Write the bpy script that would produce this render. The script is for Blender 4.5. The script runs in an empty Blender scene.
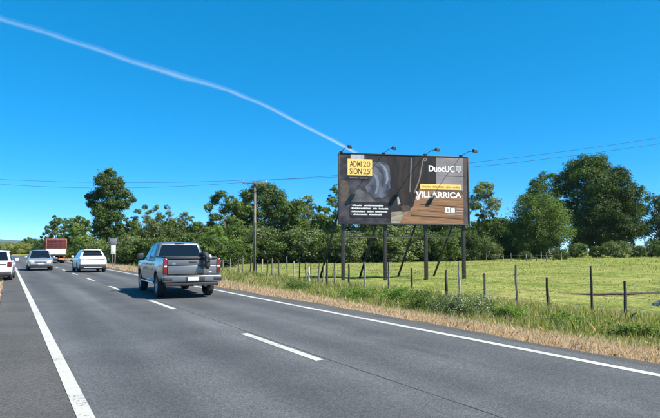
import bpy, bmesh, math, random
import numpy as np
from mathutils import Vector, Matrix
R = math.radians
rnd = random.Random(7)
sc = bpy.context.scene
COL = sc.collection

# ------------------------------------------------------------------ camera
F, CX, CY = 530.0, 330.0, 209.0            # focal length and centre in photograph pixels
PITCH = math.atan(41 / F)
YAW = math.atan(323 / 531.6)
EYE = 1.6
cam_d = bpy.data.cameras.new('camera'); cam = bpy.data.objects.new('camera', cam_d); COL.objects.link(cam)
cam_d.sensor_width = 36; cam_d.lens = 36 * F / 660
cam_d.clip_start = 0.1; cam_d.clip_end = 80000
cam.location = (0, 0, EYE); cam.rotation_euler = (R(90) + PITCH, 0, -YAW)
sc.camera = cam

# ------------------------------------------------------------------ sky, sun, exposure
SUN = Vector((1.80, -2.62, 3.3)).normalized()
EL = math.asin(SUN.z); AZ = math.atan2(SUN.x, SUN.y)
w = bpy.data.worlds.new('World'); sc.world = w; w.use_nodes = True
nt = w.node_tree; nt.nodes.clear()
sky = nt.nodes.new('ShaderNodeTexSky'); sky.sky_type = 'NISHITA'; sky.sun_disc = False
sky.sun_elevation = EL; sky.sun_rotation = AZ
sky.altitude = 4000; sky.air_density = 0.6; sky.dust_density = 0.0; sky.ozone_density = 6.0
hs = nt.nodes.new('ShaderNodeHueSaturation'); hs.inputs['Saturation'].default_value = 1.71; hs.inputs['Hue'].default_value = 0.492; hs.inputs['Value'].default_value = 1.62
bg = nt.nodes.new('ShaderNodeBackground'); bg.inputs['Strength'].default_value = 0.15
wo = nt.nodes.new('ShaderNodeOutputWorld')
gm_ = nt.nodes.new('ShaderNodeGamma'); gm_.inputs['Gamma'].default_value = 0.55
nt.links.new(sky.outputs[0], gm_.inputs[0]); nt.links.new(gm_.outputs[0], hs.inputs['Color']); nt.links.new(hs.outputs[0], bg.inputs[0]); nt.links.new(bg.outputs[0], wo.inputs[0])
sd = bpy.data.lights.new('sun', 'SUN'); sun = bpy.data.objects.new('sun', sd); COL.objects.link(sun)
sd.energy = 4.6; sd.angle = R(0.53); sd.color = (1.0, 0.95, 0.86)
sun.rotation_euler = SUN.to_track_quat('Z', 'Y').to_euler()
sun.location = (0, 0, 60)
vs = sc.view_settings; vs.view_transform = 'Standard'; vs.look = 'None'; vs.exposure = 1.1; vs.gamma = 1.0
vs.use_curve_mapping = False
sc.render.engine = 'CYCLES'
cy = sc.cycles
cy.use_denoising = True
cy.max_bounces = 6; cy.diffuse_bounces = 2; cy.glossy_bounces = 3; cy.transmission_bounces = 4; cy.transparent_max_bounces = 8
cy.volume_bounces = 1; cy.caustics_reflective = False; cy.caustics_refractive = False

# ------------------------------------------------------------------ helpers
CYW, SYW = math.cos(YAW), math.sin(YAW)
def ray(px, py):
    u, v = px - CX, CY - py
    fwd = F * math.cos(PITCH) - v * math.sin(PITCH); up = v * math.cos(PITCH) + F * math.sin(PITCH)
    return Vector((u * CYW + fwd * SYW, -u * SYW + fwd * CYW, up)), fwd
def at(px, py, Z):
    """the spot in the place seen at that pixel, Z metres ahead"""
    d, f = ray(px, py); return d * (Z / f) + Vector((0, 0, EYE))
def spot(px, Z):
    p = at(px, 250, Z); return p.x, p.y
def on_line(px, X):
    d, f = ray(px, 250); return X, d.y / d.x * X

def smooth(a, b, x):
    t = np.clip((x - a) / (b - a), 0, 1); return t * t * (3 - 2 * t)
def ground(X, Y):
    X = np.asarray(X, float); Y = np.asarray(Y, float)
    z = -0.07 - 0.27 * smooth(8.3, 10.6, X) + 0.1 * smooth(11.5, 14.0, X)
    z = z + 0.75 * smooth(22, 85, X) * (1 - smooth(110, 150, Y))
    wob = 0.05 * np.sin(X * .9 + Y * .35) * np.sin(Y * .7 - X * .4) + 0.03 * np.sin(X * 2.3 + 1.1) * np.sin(Y * 1.9)
    z = z + wob * smooth(9.5, 13, X) * (1 - smooth(120, 145, Y))
    z = z - 0.25 * smooth(-1.0, -4.0, X)
    z = np.where(Y > 150, np.minimum(z, -0.07), z)
    return z
def gz(x, y): return float(ground(x, y))

def tag(o, label=None, cat=None, group=None, kind=None):
    if label: o['label'] = label
    if cat: o['category'] = cat
    if group: o['group'] = group
    if kind: o['kind'] = kind
    return o
def empty(name, loc=(0, 0, 0), rz=0, parent=None):
    o = bpy.data.objects.new(name, None); COL.objects.link(o); o.location = loc; o.rotation_euler = (0, 0, rz)
    o.empty_display_size = .2
    if parent: o.parent = parent
    return o
def link(name, me, parent=None, loc=None, rot=None, scale=None):
    o = bpy.data.objects.new(name, me); COL.objects.link(o)
    if parent: o.parent = parent
    if loc is not None: o.location = loc
    if rot is not None: o.rotation_euler = rot
    if scale is not None: o.scale = scale
    return o
def mesh(name, v, f, mats, smooth_=False, midx=None):
    me = bpy.data.meshes.new(name); me.from_pydata([tuple(p) for p in v], [], [tuple(q) for q in f])
    for m in (mats if isinstance(mats, (list, tuple)) else [mats]): me.materials.append(m)
    if smooth_: me.polygons.foreach_set('use_smooth', [True] * len(me.polygons))
    if midx is not None: me.polygons.foreach_set('material_index', midx)
    me.update(); return me
def fast_mesh(name, v, nper, m, col=None, smooth_=False):
    """v: (N*nper,3); N polygons with nper corners each"""
    v = np.asarray(v, np.float32); n = len(v); N = n // nper
    me = bpy.data.meshes.new(name); me.vertices.add(n); me.vertices.foreach_set('co', v.ravel())
    me.loops.add(n); me.loops.foreach_set('vertex_index', np.arange(n, dtype=np.int32))
    me.polygons.add(N); me.polygons.foreach_set('loop_start', np.arange(0, n, nper, dtype=np.int32))
    try: me.polygons.foreach_set('loop_total', np.full(N, nper, np.int32))
    except Exception: pass
    me.materials.append(m)
    if col is not None:
        a = me.color_attributes.new('col', 'FLOAT_COLOR', 'POINT')
        c = np.ones((n, 4), np.float32); c[:, :3] = np.repeat(col, nper, axis=0); a.data.foreach_set('color', c.ravel())
    me.update(); me.validate(); return me
def bevel_mesh(me, wd, seg=2, ang=30):
    bm = bmesh.new(); bm.from_mesh(me)
    es = [e for e in bm.edges if len(e.link_faces) == 2 and e.calc_face_angle(0) > R(ang)]
    bmesh.ops.bevel(bm, geom=es, offset=wd, segments=seg, affect='EDGES', profile=.5, clamp_overlap=True)
    bm.to_mesh(me); bm.free()
    return me
BOXF = [(0, 3, 2, 1), (4, 5, 6, 7), (0, 1, 5, 4), (1, 2, 6, 5), (2, 3, 7, 6), (3, 0, 4, 7)]
def box(name, x0, x1, y0, y1, z0, z1, m, parent=None, bev=0, dx=0, dy=0):
    """dx, dy: how far the top is drawn in"""
    v = [(x0, y0, z0), (x1, y0, z0), (x1, y1, z0), (x0, y1, z0), (x0 + dx, y0 + dy, z1), (x1 - dx, y0 + dy, z1), (x1 - dx, y1 - dy, z1), (x0 + dx, y1 - dy, z1)]
    me = mesh(name, v, BOXF, m)
    if bev:
        bevel_mesh(me, bev); me.polygons.foreach_set('use_smooth', [True] * len(me.polygons))
    return link(name, me, parent)
def hexa(name, v, m, parent=None, bev=0):
    me = mesh(name, v, BOXF, m)
    if bev: bevel_mesh(me, bev)
    return link(name, me, parent)
def tube_data(path, radii, n=8, cap=True):
    P = [Vector(p) for p in path]; v = []; f = []
    up = Vector((0, 0, 1))
    for i, p in enumerate(P):
        t = (P[min(i + 1, len(P) - 1)] - P[max(i - 1, 0)]).normalized()
        a = t.cross(up if abs(t.z) < .95 else Vector((1, 0, 0))).normalized(); b = t.cross(a)
        r = radii[i] if hasattr(radii, '__len__') else radii
        for k in range(n):
            q = 2 * math.pi * k / n; v.append(p + (a * math.cos(q) + b * math.sin(q)) * r)
    for i in range(len(P) - 1):
        for k in range(n):
            k2 = (k + 1) % n; f.append((i * n + k, i * n + k2, (i + 1) * n + k2, (i + 1) * n + k))
    if cap:
        f.append(tuple(range(n - 1, -1, -1))); f.append(tuple((len(P) - 1) * n + k for k in range(n)))
    return v, f
def tube(name, path, radii, m, parent=None, n=8):
    v, f = tube_data(path, radii, n); return link(name, mesh(name, v, f, m, True), parent)
def lathe_x(name, prof, m, parent=None, n=28):
    """prof: (x, r) pairs, turned round the x axis"""
    v = []; f = []
    for (x, r) in prof:
        for k in range(n):
            q = 2 * math.pi * k / n; v.append((x, r * math.cos(q), r * math.sin(q)))
    for i in range(len(prof) - 1):
        for k in range(n):
            k2 = (k + 1) % n; f.append((i * n + k, i * n + k2, (i + 1) * n + k2, (i + 1) * n + k))
    return link(name, mesh(name, v, f, m, True), parent)

# ------------------------------------------------------------------ materials
def newmat(name):
    m = bpy.data.materials.new(name); m.use_nodes = True
    return m, m.node_tree, m.node_tree.nodes['Principled BSDF']
def mat(name, c, rough=.6, metal=0, c2=None, scale=4, detail=6, stretch=None, bump=0, bscale=None, coat=0, spec=.5, lo=.35, hi=.65):
    m, t, b = newmat(name)
    b.inputs['Roughness'].default_value = rough; b.inputs['Metallic'].default_value = metal
    b.inputs['Base Color'].default_value = (*c, 1); b.inputs['Coat Weight'].default_value = coat
    b.inputs['Coat Roughness'].default_value = .05; b.inputs['Specular IOR Level'].default_value = spec
    tc = t.nodes.new('ShaderNodeTexCoord'); src = tc.outputs['Object']
    if stretch:
        mp = t.nodes.new('ShaderNodeMapping'); mp.inputs['Scale'].default_value = stretch
        t.links.new(src, mp.inputs[0]); src = mp.outputs[0]
    if c2:
        n = t.nodes.new('ShaderNodeTexNoise'); n.inputs['Scale'].default_value = scale; n.inputs['Detail'].default_value = detail
        t.links.new(src, n.inputs[0])
        r = t.nodes.new('ShaderNodeValToRGB'); r.color_ramp.elements[0].position = lo; r.color_ramp.elements[1].position = hi
        r.color_ramp.elements[0].color = (*c, 1); r.color_ramp.elements[1].color = (*c2, 1)
        t.links.new(n.outputs[0], r.inputs[0]); t.links.new(r.outputs[0], b.inputs['Base Color'])
    if bump:
        n2 = t.nodes.new('ShaderNodeTexNoise'); n2.inputs['Scale'].default_value = bscale or scale * 3; n2.inputs['Detail'].default_value = 4
        t.links.new(src, n2.inputs[0])
        bp = t.nodes.new('ShaderNodeBump'); bp.inputs['Strength'].default_value = bump; bp.inputs['Distance'].default_value = .02
        t.links.new(n2.outputs[0], bp.inputs['Height']); t.links.new(bp.outputs[0], b.inputs['Normal'])
    return m
def leaf_mat(name, trans=.3, through=(1.25, 1.35, .6)):
    m, t, b = newmat(name); t.nodes.remove(b)
    out = t.nodes['Material Output']
    at_ = t.nodes.new('ShaderNodeAttribute'); at_.attribute_name = 'col'
    oi = t.nodes.new('ShaderNodeObjectInfo')
    hv = t.nodes.new('ShaderNodeHueSaturation')
    mr = t.nodes.new('ShaderNodeMapRange'); mr.inputs['To Min'].default_value = .85; mr.inputs['To Max'].default_value = 1.15
    t.links.new(oi.outputs['Random'], mr.inputs[0]); t.links.new(mr.outputs[0], hv.inputs['Value']); t.links.new(at_.outputs['Color'], hv.inputs['Color'])
    d = t.nodes.new('ShaderNodeBsdfDiffuse'); tr = t.nodes.new('ShaderNodeBsdfTranslucent'); g = t.nodes.new('ShaderNodeBsdfGlossy')
    g.inputs['Roughness'].default_value = .6
    t.links.new(hv.outputs[0], d.inputs[0])
    yel = t.nodes.new('ShaderNodeMix'); yel.data_type = 'RGBA'; yel.blend_type = 'MULTIPLY'; yel.inputs[0].default_value = 1
    yel.inputs[7].default_value = (*through, 1)
    t.links.new(hv.outputs[0], yel.inputs[6]); t.links.new(yel.outputs[2], tr.inputs[0])
    m1 = t.nodes.new('ShaderNodeMixShader'); m1.inputs[0].default_value = trans
    t.links.new(d.outputs[0], m1.inputs[1]); t.links.new(tr.outputs[0], m1.inputs[2])
    m2 = t.nodes.new('ShaderNodeMixShader'); m2.inputs[0].default_value = .018
    t.links.new(m1.outputs[0], m2.inputs[1]); t.links.new(g.outputs[0], m2.inputs[2])
    t.links.new(m2.outputs[0], out.inputs[0]); return m

def asphalt(name, c1, c2, streak, seed, tracks=False):
    m, t, b = newmat(name); L = t.links.new; N = t.nodes.new
    b.inputs['Roughness'].default_value = .82; b.inputs['Specular IOR Level'].default_value = .35
    tc = N('ShaderNodeTexCoord')
    mp = N('ShaderNodeMapping'); mp.inputs['Location'].default_value = (seed, seed * 2, 0); L(tc.outputs['Object'], mp.inputs[0])
    # large worn patches drawn out along the road
    ms = N('ShaderNodeMapping'); ms.inputs['Scale'].default_value = (1.0, .07, 1); L(mp.outputs[0], ms.inputs[0])
    n1 = N('ShaderNodeTexNoise'); n1.inputs['Scale'].default_value = 1.3; n1.inputs['Detail'].default_value = 5; L(ms.outputs[0], n1.inputs[0])
    n2 = N('ShaderNodeTexNoise'); n2.inputs['Scale'].default_value = .8; n2.inputs['Detail'].default_value = 6; L(mp.outputs[0], n2.inputs[0])
    ad = N('ShaderNodeMix'); ad.inputs[0].default_value = streak; L(n2.outputs[0], ad.inputs[2]); L(n1.outputs[0], ad.inputs[3])
    r = N('ShaderNodeValToRGB'); r.color_ramp.elements[0].position = .32; r.color_ramp.elements[1].position = .68
    r.color_ramp.elements[0].color = (*c1, 1); r.color_ramp.elements[1].color = (*c2, 1); L(ad.outputs[0], r.inputs[0])
    # stone grains
    vo = N('ShaderNodeTexVoronoi'); vo.inputs['Scale'].default_value = 60; L(mp.outputs[0], vo.inputs[0])
    gr = N('ShaderNodeMapRange'); gr.inputs['From Min'].default_value = 0; gr.inputs['From Max'].default_value = 1; gr.inputs['To Min'].default_value = .72; gr.inputs['To Max'].default_value = 1.32
    sep = N('ShaderNodeSeparateColor'); L(vo.outputs['Color'], sep.inputs[0]); L(sep.outputs[0], gr.inputs[0])
    n3 = N('ShaderNodeTexNoise'); n3.inputs['Scale'].default_value = 14; n3.inputs['Detail'].default_value = 8; n3.inputs['Roughness'].default_value = .75; L(mp.outputs[0], n3.inputs[0])
    g3 = N('ShaderNodeMapRange'); g3.inputs['From Min'].default_value = .3; g3.inputs['From Max'].default_value = .7; g3.inputs['To Min'].default_value = .84; g3.inputs['To Max'].default_value = 1.16
    L(n3.outputs[0], g3.inputs[0])
    mu = N('ShaderNodeMath'); mu.operation = 'MULTIPLY'; L(gr.outputs[0], mu.inputs[0]); L(g3.outputs[0], mu.inputs[1])
    mx = N('ShaderNodeMix'); mx.data_type = 'RGBA'; mx.blend_type = 'MULTIPLY'; mx.inputs[0].default_value = 1
    L(r.outputs[0], mx.inputs[6]); L(mu.outputs[0], mx.inputs[7]); L(mx.outputs[2], b.inputs['Base Color'])
    if tracks:                                   # wheel tracks worn by traffic, two to a lane
        sp = N('ShaderNodeSeparateXYZ'); L(tc.outputs['Object'], sp.inputs[0])
        wv = N('ShaderNodeMath'); wv.operation = 'MULTIPLY_ADD'; wv.inputs[1].default_value = 2 * math.pi / 1.65; wv.inputs[2].default_value = -.9; L(sp.outputs[0], wv.inputs[0])
        sn = N('ShaderNodeMath'); sn.operation = 'SINE'; L(wv.outputs[0], sn.inputs[0])
        nm = N('ShaderNodeMath'); nm.operation = 'MULTIPLY'; L(sn.outputs[0], nm.inputs[0]); L(n1.outputs[0], nm.inputs[1])
        tm = N('ShaderNodeMapRange'); tm.inputs['From Min'].default_value = -.6; tm.inputs['From Max'].default_value = .6; tm.inputs['To Min'].default_value = .80; tm.inputs['To Max'].default_value = 1.2; L(nm.outputs[0], tm.inputs[0])
        m3 = N('ShaderNodeMix'); m3.data_type = 'RGBA'; m3.blend_type = 'MULTIPLY'; m3.inputs[0].default_value = 1; L(mx.outputs[2], m3.inputs[6]); L(tm.outputs[0], m3.inputs[7]); L(m3.outputs[2], b.inputs['Base Color'])
    bp = N('ShaderNodeBump'); bp.inputs['Strength'].default_value = .4; bp.inputs['Distance'].default_value = .008
    L(vo.outputs['Distance'], bp.inputs['Height']); L(bp.outputs[0], b.inputs['Normal'])
    return m

M = {}
M['asphalt'] = asphalt('asphalt', (.052, .053, .054), (.104, .104, .102), .6, 3.1, True)
M['asphalt_edge'] = asphalt('worn_asphalt', (.058, .055, .050), (.094, .088, .079), .4, 9.4)
def paint_mat():
    m = mat('road_paint', (.50, .485, .42), .75, c2=(.40, .39, .345), scale=3, detail=8, bump=.3, bscale=90, lo=.3, hi=.7)
    t = m.node_tree; b = t.nodes['Principled BSDF']; L = t.links.new; N = t.nodes.new; src = b.inputs['Base Color'].links[0].from_socket
    tc = N('ShaderNodeTexCoord'); n = N('ShaderNodeTexNoise'); n.inputs['Scale'].default_value = 22; n.inputs['Detail'].default_value = 10; n.inputs['Roughness'].default_value = .75; L(tc.outputs['Object'], n.inputs[0])
    n2 = N('ShaderNodeTexNoise'); n2.inputs['Scale'].default_value = .9; n2.inputs['Detail'].default_value = 3; L(tc.outputs['Object'], n2.inputs[0])
    ad = N('ShaderNodeMath'); ad.operation = 'MULTIPLY_ADD'; ad.inputs[1].default_value = .45; L(n2.outputs[0], ad.inputs[0]); L(n.outputs[0], ad.inputs[2])
    mr = N('ShaderNodeMapRange'); mr.inputs['From Min'].default_value = .80; mr.inputs['From Max'].default_value = .90; L(ad.outputs[0], mr.inputs[0])
    mx = N('ShaderNodeMix'); mx.data_type = 'RGBA'; mx.inputs[7].default_value = (.10, .10, .10, 1); L(mr.outputs[0], mx.inputs[0]); L(src, mx.inputs[6]); L(mx.outputs[2], b.inputs['Base Color'])
    return m
M['line'] = paint_mat()
M['tar'] = mat('tar_joint', (.044, .044, .045), .6, c2=(.088, .088, .087), scale=1.2)
M['bark'] = mat('bark', (.055, .045, .035), .95, c2=(.14, .12, .095), scale=5, stretch=(1, 1, .2), bump=.8, bscale=14)
M['bark_pale'] = mat('pale_bark', (.14, .125, .1), .95, c2=(.28, .25, .2), scale=4, stretch=(1, 1, .25), bump=.7, bscale=12)
M['leaf'] = leaf_mat('leaves', .38); M['grass'] = leaf_mat('grass_blades', .45, (1.12, 1.1, .85))
M['post'] = mat('weathered_wood', (.10, .085, .07), .95, c2=(.24, .215, .18), scale=9, stretch=(1, 1, .15), bump=.8, bscale=22)
M['post_dark'] = mat('tarred_wood', (.03, .025, .022), .9, c2=(.07, .058, .048), scale=8, stretch=(1, 1, .15), bump=.6, bscale=20)
M['wire'] = mat('galvanised_wire', (.25, .25, .25), .5, .8)
M['cable'] = mat('cable', (.035, .035, .04), .6)
M['steel_dark'] = mat('dark_painted_steel', (.028, .026, .027), .5, .2, c2=(.05, .045, .042), scale=6)
M['insul'] = mat('porcelain', (.35, .33, .3), .25)

# ------------------------------------------------------------------ ground, road
def nonuni(segs):
    out = []
    for a, b, s in segs: out += list(np.arange(a, b, s))
    return np.array(out + [segs[-1][1]])
gx = nonuni([(-5000, -500, 500), (-500, -60, 40), (-60, -8, 6), (-8, 30, .5), (30, 110, 4), (110, 500, 40), (500, 6000, 500)])
gy = nonuni([(-400, -40, 60), (-40, -6, 6), (-6, 60, .6), (60, 170, 4), (170, 600, 40), (600, 7000, 400)])
GX, GY = np.meshgrid(gx, gy); GZ = ground(GX, GY)
gv = np.stack([GX, GY, GZ], -1).reshape(-1, 3); nxx = len(gx)
gf = [(j * nxx + i, j * nxx + i + 1, (j + 1) * nxx + i + 1, (j + 1) * nxx + i) for j in range(len(gy) - 1) for i in range(nxx - 1)]
def ground_mat():
    m, t, b = newmat('meadow_soil_and_turf'); L = t.links.new; N = t.nodes.new
    b.inputs['Roughness'].default_value = 1; b.inputs['Specular IOR Level'].default_value = .1
    tc = N('ShaderNodeTexCoord'); sp = N('ShaderNodeSeparateXYZ'); L(tc.outputs['Object'], sp.inputs[0])
    def noise(s, d=6):
        n = N('ShaderNodeTexNoise'); n.inputs['Scale'].default_value = s; n.inputs['Detail'].default_value = d; L(tc.outputs['Object'], n.inputs[0]); return n.outputs[0]
    def ramp(src, a, ca, b_, cb):
        r = N('ShaderNodeValToRGB'); r.color_ramp.elements[0].position = a; r.color_ramp.elements[1].position = b_
        r.color_ramp.elements[0].color = (*ca, 1); r.color_ramp.elements[1].color = (*cb, 1); L(src, r.inputs[0]); return r.outputs[0]
    green = ramp(noise(.35, 8), .34, (.145, .19, .038), .68, (.30, .305, .092))
    patch_ = ramp(noise(.11, 5), .45, (0, 0, 0), .66, (.5, .5, .5))
    pm_ = N('ShaderNodeMix'); pm_.data_type = 'RGBA'; L(patch_, pm_.inputs[0]); L(green, pm_.inputs[6]); pm_.inputs[7].default_value = (.34, .295, .125, 1); green = pm_.outputs[2]
    g2 = ramp(noise(2.2, 8), .3, (.55, .6, .5), .75, (1.2, 1.15, 1.0))
    gm = N('ShaderNodeMix'); gm.data_type = 'RGBA'; gm.blend_type = 'MULTIPLY'; gm.inputs[0].default_value = 1; L(green, gm.inputs[6]); L(g2, gm.inputs[7])
    dry = ramp(noise(1.6, 8), .3, (.46, .35, .24), .7, (.66, .53, .38))
    # the mown, dried strip beside the tarmac
    def mask(a, b_):
        nn = N('ShaderNodeMath'); nn.operation = 'MULTIPLY_ADD'; nn.inputs[1].default_value = 1.6; L(noise(.9), nn.inputs[0]); L(sp.outputs[0], nn.inputs[2])
        mr = N('ShaderNodeMapRange'); mr.inputs['From Min'].default_value = a; mr.inputs['From Max'].default_value = b_; L(nn.outputs[0], mr.inputs[0]); return mr.outputs[0]
    mx = N('ShaderNodeMix'); mx.data_type = 'RGBA'; L(mask(10.3, 11.6), mx.inputs[0]); L(dry, mx.inputs[6]); L(gm.outputs[2], mx.inputs[7])
    mx2 = N('ShaderNodeMix'); mx2.data_type = 'RGBA'; L(mask(-4.0, -2.2), mx2.inputs[0]); L(gm.outputs[2], mx2.inputs[6]); L(mx.outputs[2], mx2.inputs[7])
    far = N('ShaderNodeMapRange'); far.inputs['From Min'].default_value = 150; far.inputs['From Max'].default_value = 190; L(sp.outputs[1], far.inputs[0])
    mx3 = N('ShaderNodeMix'); mx3.data_type = 'RGBA'; L(far.outputs[0], mx3.inputs[0]); L(mx2.outputs[2], mx3.inputs[6]); L(gm.outputs[2], mx3.inputs[7])
    L(mx3.outputs[2], b.inputs['Base Color'])
    bp = N('ShaderNodeBump'); bp.inputs['Strength'].default_value = .9; bp.inputs['Distance'].default_value = .12; L(noise(5, 8), bp.inputs['Height']); L(bp.outputs[0], b.inputs['Normal'])
    return m
tag(link('ground', mesh('ground', gv, gf, ground_mat(), True)), kind='structure')

# the road: straight, then bending away to the right
def path_pt(s, off):
    if s < 152: return (off, s)
    a = (s - 152) / 130.0; r = 130.0 - (off - 3.95)
    return (3.95 + 130 - r * math.cos(a), 152 + r * math.sin(a))
def strip(name, o0, o1, z, m, s0=-30, s1=300, parent=None, drop=0):
    n = max(2, int((s1 - s0) / 2.5)); v = []; f = []
    rows = [(o0, z), (o1, z)]
    if drop: rows = [(o0, z - drop), (o0, z), (o1, z), (o1, z - drop)]
    k = len(rows)
    for i in range(n + 1):
        s = s0 + (s1 - s0) * i / n
        for o, zz in rows: x, y = path_pt(s, o); v.append((x, y, zz))
    for i in range(n):
        for j in range(k - 1): f.append((i * k + j, i * k + j + 1, (i + 1) * k + j + 1, (i + 1) * k + j))
    return link(name, mesh(name, v, f, m), parent)
tag(strip('road', .66, 7.62, 0, M['asphalt']), kind='structure')
tag(strip('left_shoulder', -.10, .66, -.002, M['asphalt_edge'], drop=.12), kind='structure')
# ragged edge of the right shoulder
def ragged(name, o0, o1, z, m):
    v = []; f = []; s = -30; i = 0
    while s < 300:
        x, y = path_pt(s, o0); v.append((x, y, z)); e = o1 + .1 * math.sin(s * .8) * math.sin(s * .31) + rnd.uniform(-.05, .05)
        x, y = path_pt(s, e); v.append((x, y, z)); x, y = path_pt(s, e + .04); v.append((x, y, z - .12))
        if i: f += [(3 * i - 3, 3 * i - 2, 3 * i + 1, 3 * i), (3 * i - 2, 3 * i - 1, 3 * i + 2, 3 * i + 1)]
        i += 1; s += .45
    return link(name, mesh(name, v, f, m))
tag(ragged('right_shoulder', 7.62, 7.98, -.003, M['asphalt_edge']), kind='structure')
tag(strip('edge_line', .635, .785, .004, M['line']), kind='structure')
tag(strip('edge_line', 7.11, 7.27, .004, M['line']), kind='structure')
for k in range(-2, 20):
    s0 = 6.78 + 7.8 * k
    tag(strip('centre_dash', 3.88, 4.02, .004, M['line'], s0, s0 + 2.9), kind='structure')
def wavy_strip(name, off, wd, m, s0, s1, z=.003):
    v = []; f = []; n = int((s1 - s0) / .5)
    for i in range(n + 1):
        s = s0 + (s1 - s0) * i / n; o = off + .012 * math.sin(s * .6) + rnd.uniform(-.006, .006); h = wd * rnd.uniform(.3, .65)
        x, y = path_pt(s, o - h); v.append((x, y, z)); x, y = path_pt(s, o + h); v.append((x, y, z))
        if i: f.append((2 * i - 2, 2 * i - 1, 2 * i + 1, 2 * i))
    return link(name, mesh(name, v, f, m))
tag(wavy_strip('paving_joint', 4.1, .020, M['tar'], -5, 140), kind='structure')

# ------------------------------------------------------------------ far hills
def hill(name, d, base_px, pts, m):
    """a ridge of wooded hills d metres off, with a slope in front and behind"""
    v = []; f = []
    n = 90; x0, x1 = base_px; depth = d * .25
    r2 = random.Random(len(name) + int(d))
    for i in range(n + 1):
        px = x0 + (x1 - x0) * i / n
        h = np.interp(px, [p[0] for p in pts], [p[1] for p in pts]) + r2.uniform(-.35, .35)
        top = at(px, 250 - h, d); a = at(px, 250, d - depth); b = at(px, 250, d + depth)
        mid = (top + a) / 2; mid.z = top.z * r2.uniform(.55, .68)
        v += [(a.x, a.y, -1), tuple(mid), tuple(top), (b.x, b.y, -1)]
        if i:
            for j in range(3): f.append((4 * i - 4 + j, 4 * i + j, 4 * i + j + 1, 4 * i - 3 + j))
    return tag(link(name, mesh(name, v, f, m, True)), kind='structure')
M['forest'] = mat('distant_forest', (.025, .045, .02), 1, c2=(.06, .085, .035), scale=.02, bump=1, bscale=.05)
hill('hills', 3600, (-260, 420), [(-260, 12), (-100, 9), (-20, 11.5), (10, 10.5), (22, 9.5), (50, 8), (200, 9), (420, 11)], M['forest'])
hill('near_hills', 1500, (-260, 420), [(-260, 9), (-60, 10), (0, 8.5), (12, 8.2), (22, 5.5), (60, 5), (420, 6)], M['forest'])

# ------------------------------------------------------------------ foliage
def leaves_at(P, Nrm, size, rg, aspect=.55):
    """one lozenge leaf or leaf spray at each point"""
    n = len(P)
    Nrm = Nrm / (np.linalg.norm(Nrm, axis=1, keepdims=True) + 1e-9)
    t = rg.normal(size=(n, 3)); t -= Nrm * np.sum(t * Nrm, 1, keepdims=True); t /= np.linalg.norm(t, axis=1, keepdims=True) + 1e-9
    b = np.cross(Nrm, t); s = (size * rg.uniform(.6, 1.35, n))[:, None]
    q = np.stack([P - t * s * .5, P + b * s * aspect * .5 + t * s * .08, P + t * s * .5, P - b * s * aspect * .5 - t * s * .05], 1)
    return q.reshape(-1, 3)
def crown_mesh(name, lobes, n, size, c_dark, c_light, seed, droop=0.0, fill=.35):
    rg = np.random.default_rng(seed)
    wts = np.array([l[3] * l[3] * l[4] ** .5 for l in lobes]); wts /= wts.sum()
    cnt = rg.multinomial(n, wts); P = []; Nn = []; C = []
    for (cx, cy_, cz, rr, sq), k in zip(lobes, cnt):
        if k < 4: continue
        nc = max(5, int(k / 28))
        d = rg.normal(size=(nc, 3)); d /= np.linalg.norm(d, axis=1, keepdims=True)
        rad = rg.uniform(fill, 1.0, nc) ** .55 * rg.uniform(.88, 1.12, nc)
        cc = d * rad[:, None]                                   # twig ends
        tint = rg.uniform(0, 1, nc)
        idx = rg.integers(0, nc, k)
        p = cc[idx] * rr + rg.normal(size=(k, 3)) * rr * .17
        p[:, 2] *= sq; p[:, 2] -= droop * rg.uniform(0, 1, k) ** 2 * rr
        P.append(p + np.array([cx, cy_, cz]))
        Nn.append(d[idx] * .9 + rg.normal(size=(k, 3)) * .55 + np.array([0, 0, .35]))
        C.append(np.clip(tint[idx] * .6 + rg.uniform(-.05, .25, k) + rg.uniform(-.12, .28), 0, 1.25))
    P = np.concatenate(P); Nn = np.concatenate(Nn); C = np.concatenate(C)[:, None]
    col = np.array(c_dark)[None] * (1 - C) + np.array(c_light)[None] * C
    col *= rg.uniform(.8, 1.2, (len(P), 1))
    return fast_mesh(name, leaves_at(P, Nn, size, rg), 4, M['leaf'], col)
def lobes_for(h, zb, rx, m, seed, shape='round', lobe=.42, lean=(0, 0)):
    """lobes of leaf masses for a crown from zb to h, half width rx"""
    r2 = random.Random(seed); out = []
    for i in range(m):
        t = (i + .5) / m * .94 + r2.uniform(-.04, .04); t = min(max(t, .03), .95)
        if shape == 'round': pr = math.sqrt(max(.05, 1 - (2 * t - 1) ** 2))
        elif shape == 'oval': pr = math.sin(math.pi * (t * .8 + .14)) ** .8
        elif shape == 'cone': pr = (1 - t) * .9 + .12
        elif shape == 'top': pr = .35 + .65 * math.sin(math.pi * min(1, t * .85 + .12)) if t > .35 else .45
        else: pr = .6 + .3 * r2.random()
        a = i * 2.39996 + r2.uniform(-.5, .5); rr = rx * lobe * r2.uniform(.72, 1.2) * (.65 + .45 * pr)
        d = max(0, pr * rx - rr * .75) * r2.uniform(.6, 1.22)
        z = zb + t * (h - zb); z = min(z, h - rr * .62); z = max(z, zb + rr * .45)
        out.append((d * math.cos(a) + lean[0] * t, d * math.sin(a) + lean[1] * t, z, rr, r2.uniform(.68, .95)))
    return out
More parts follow.
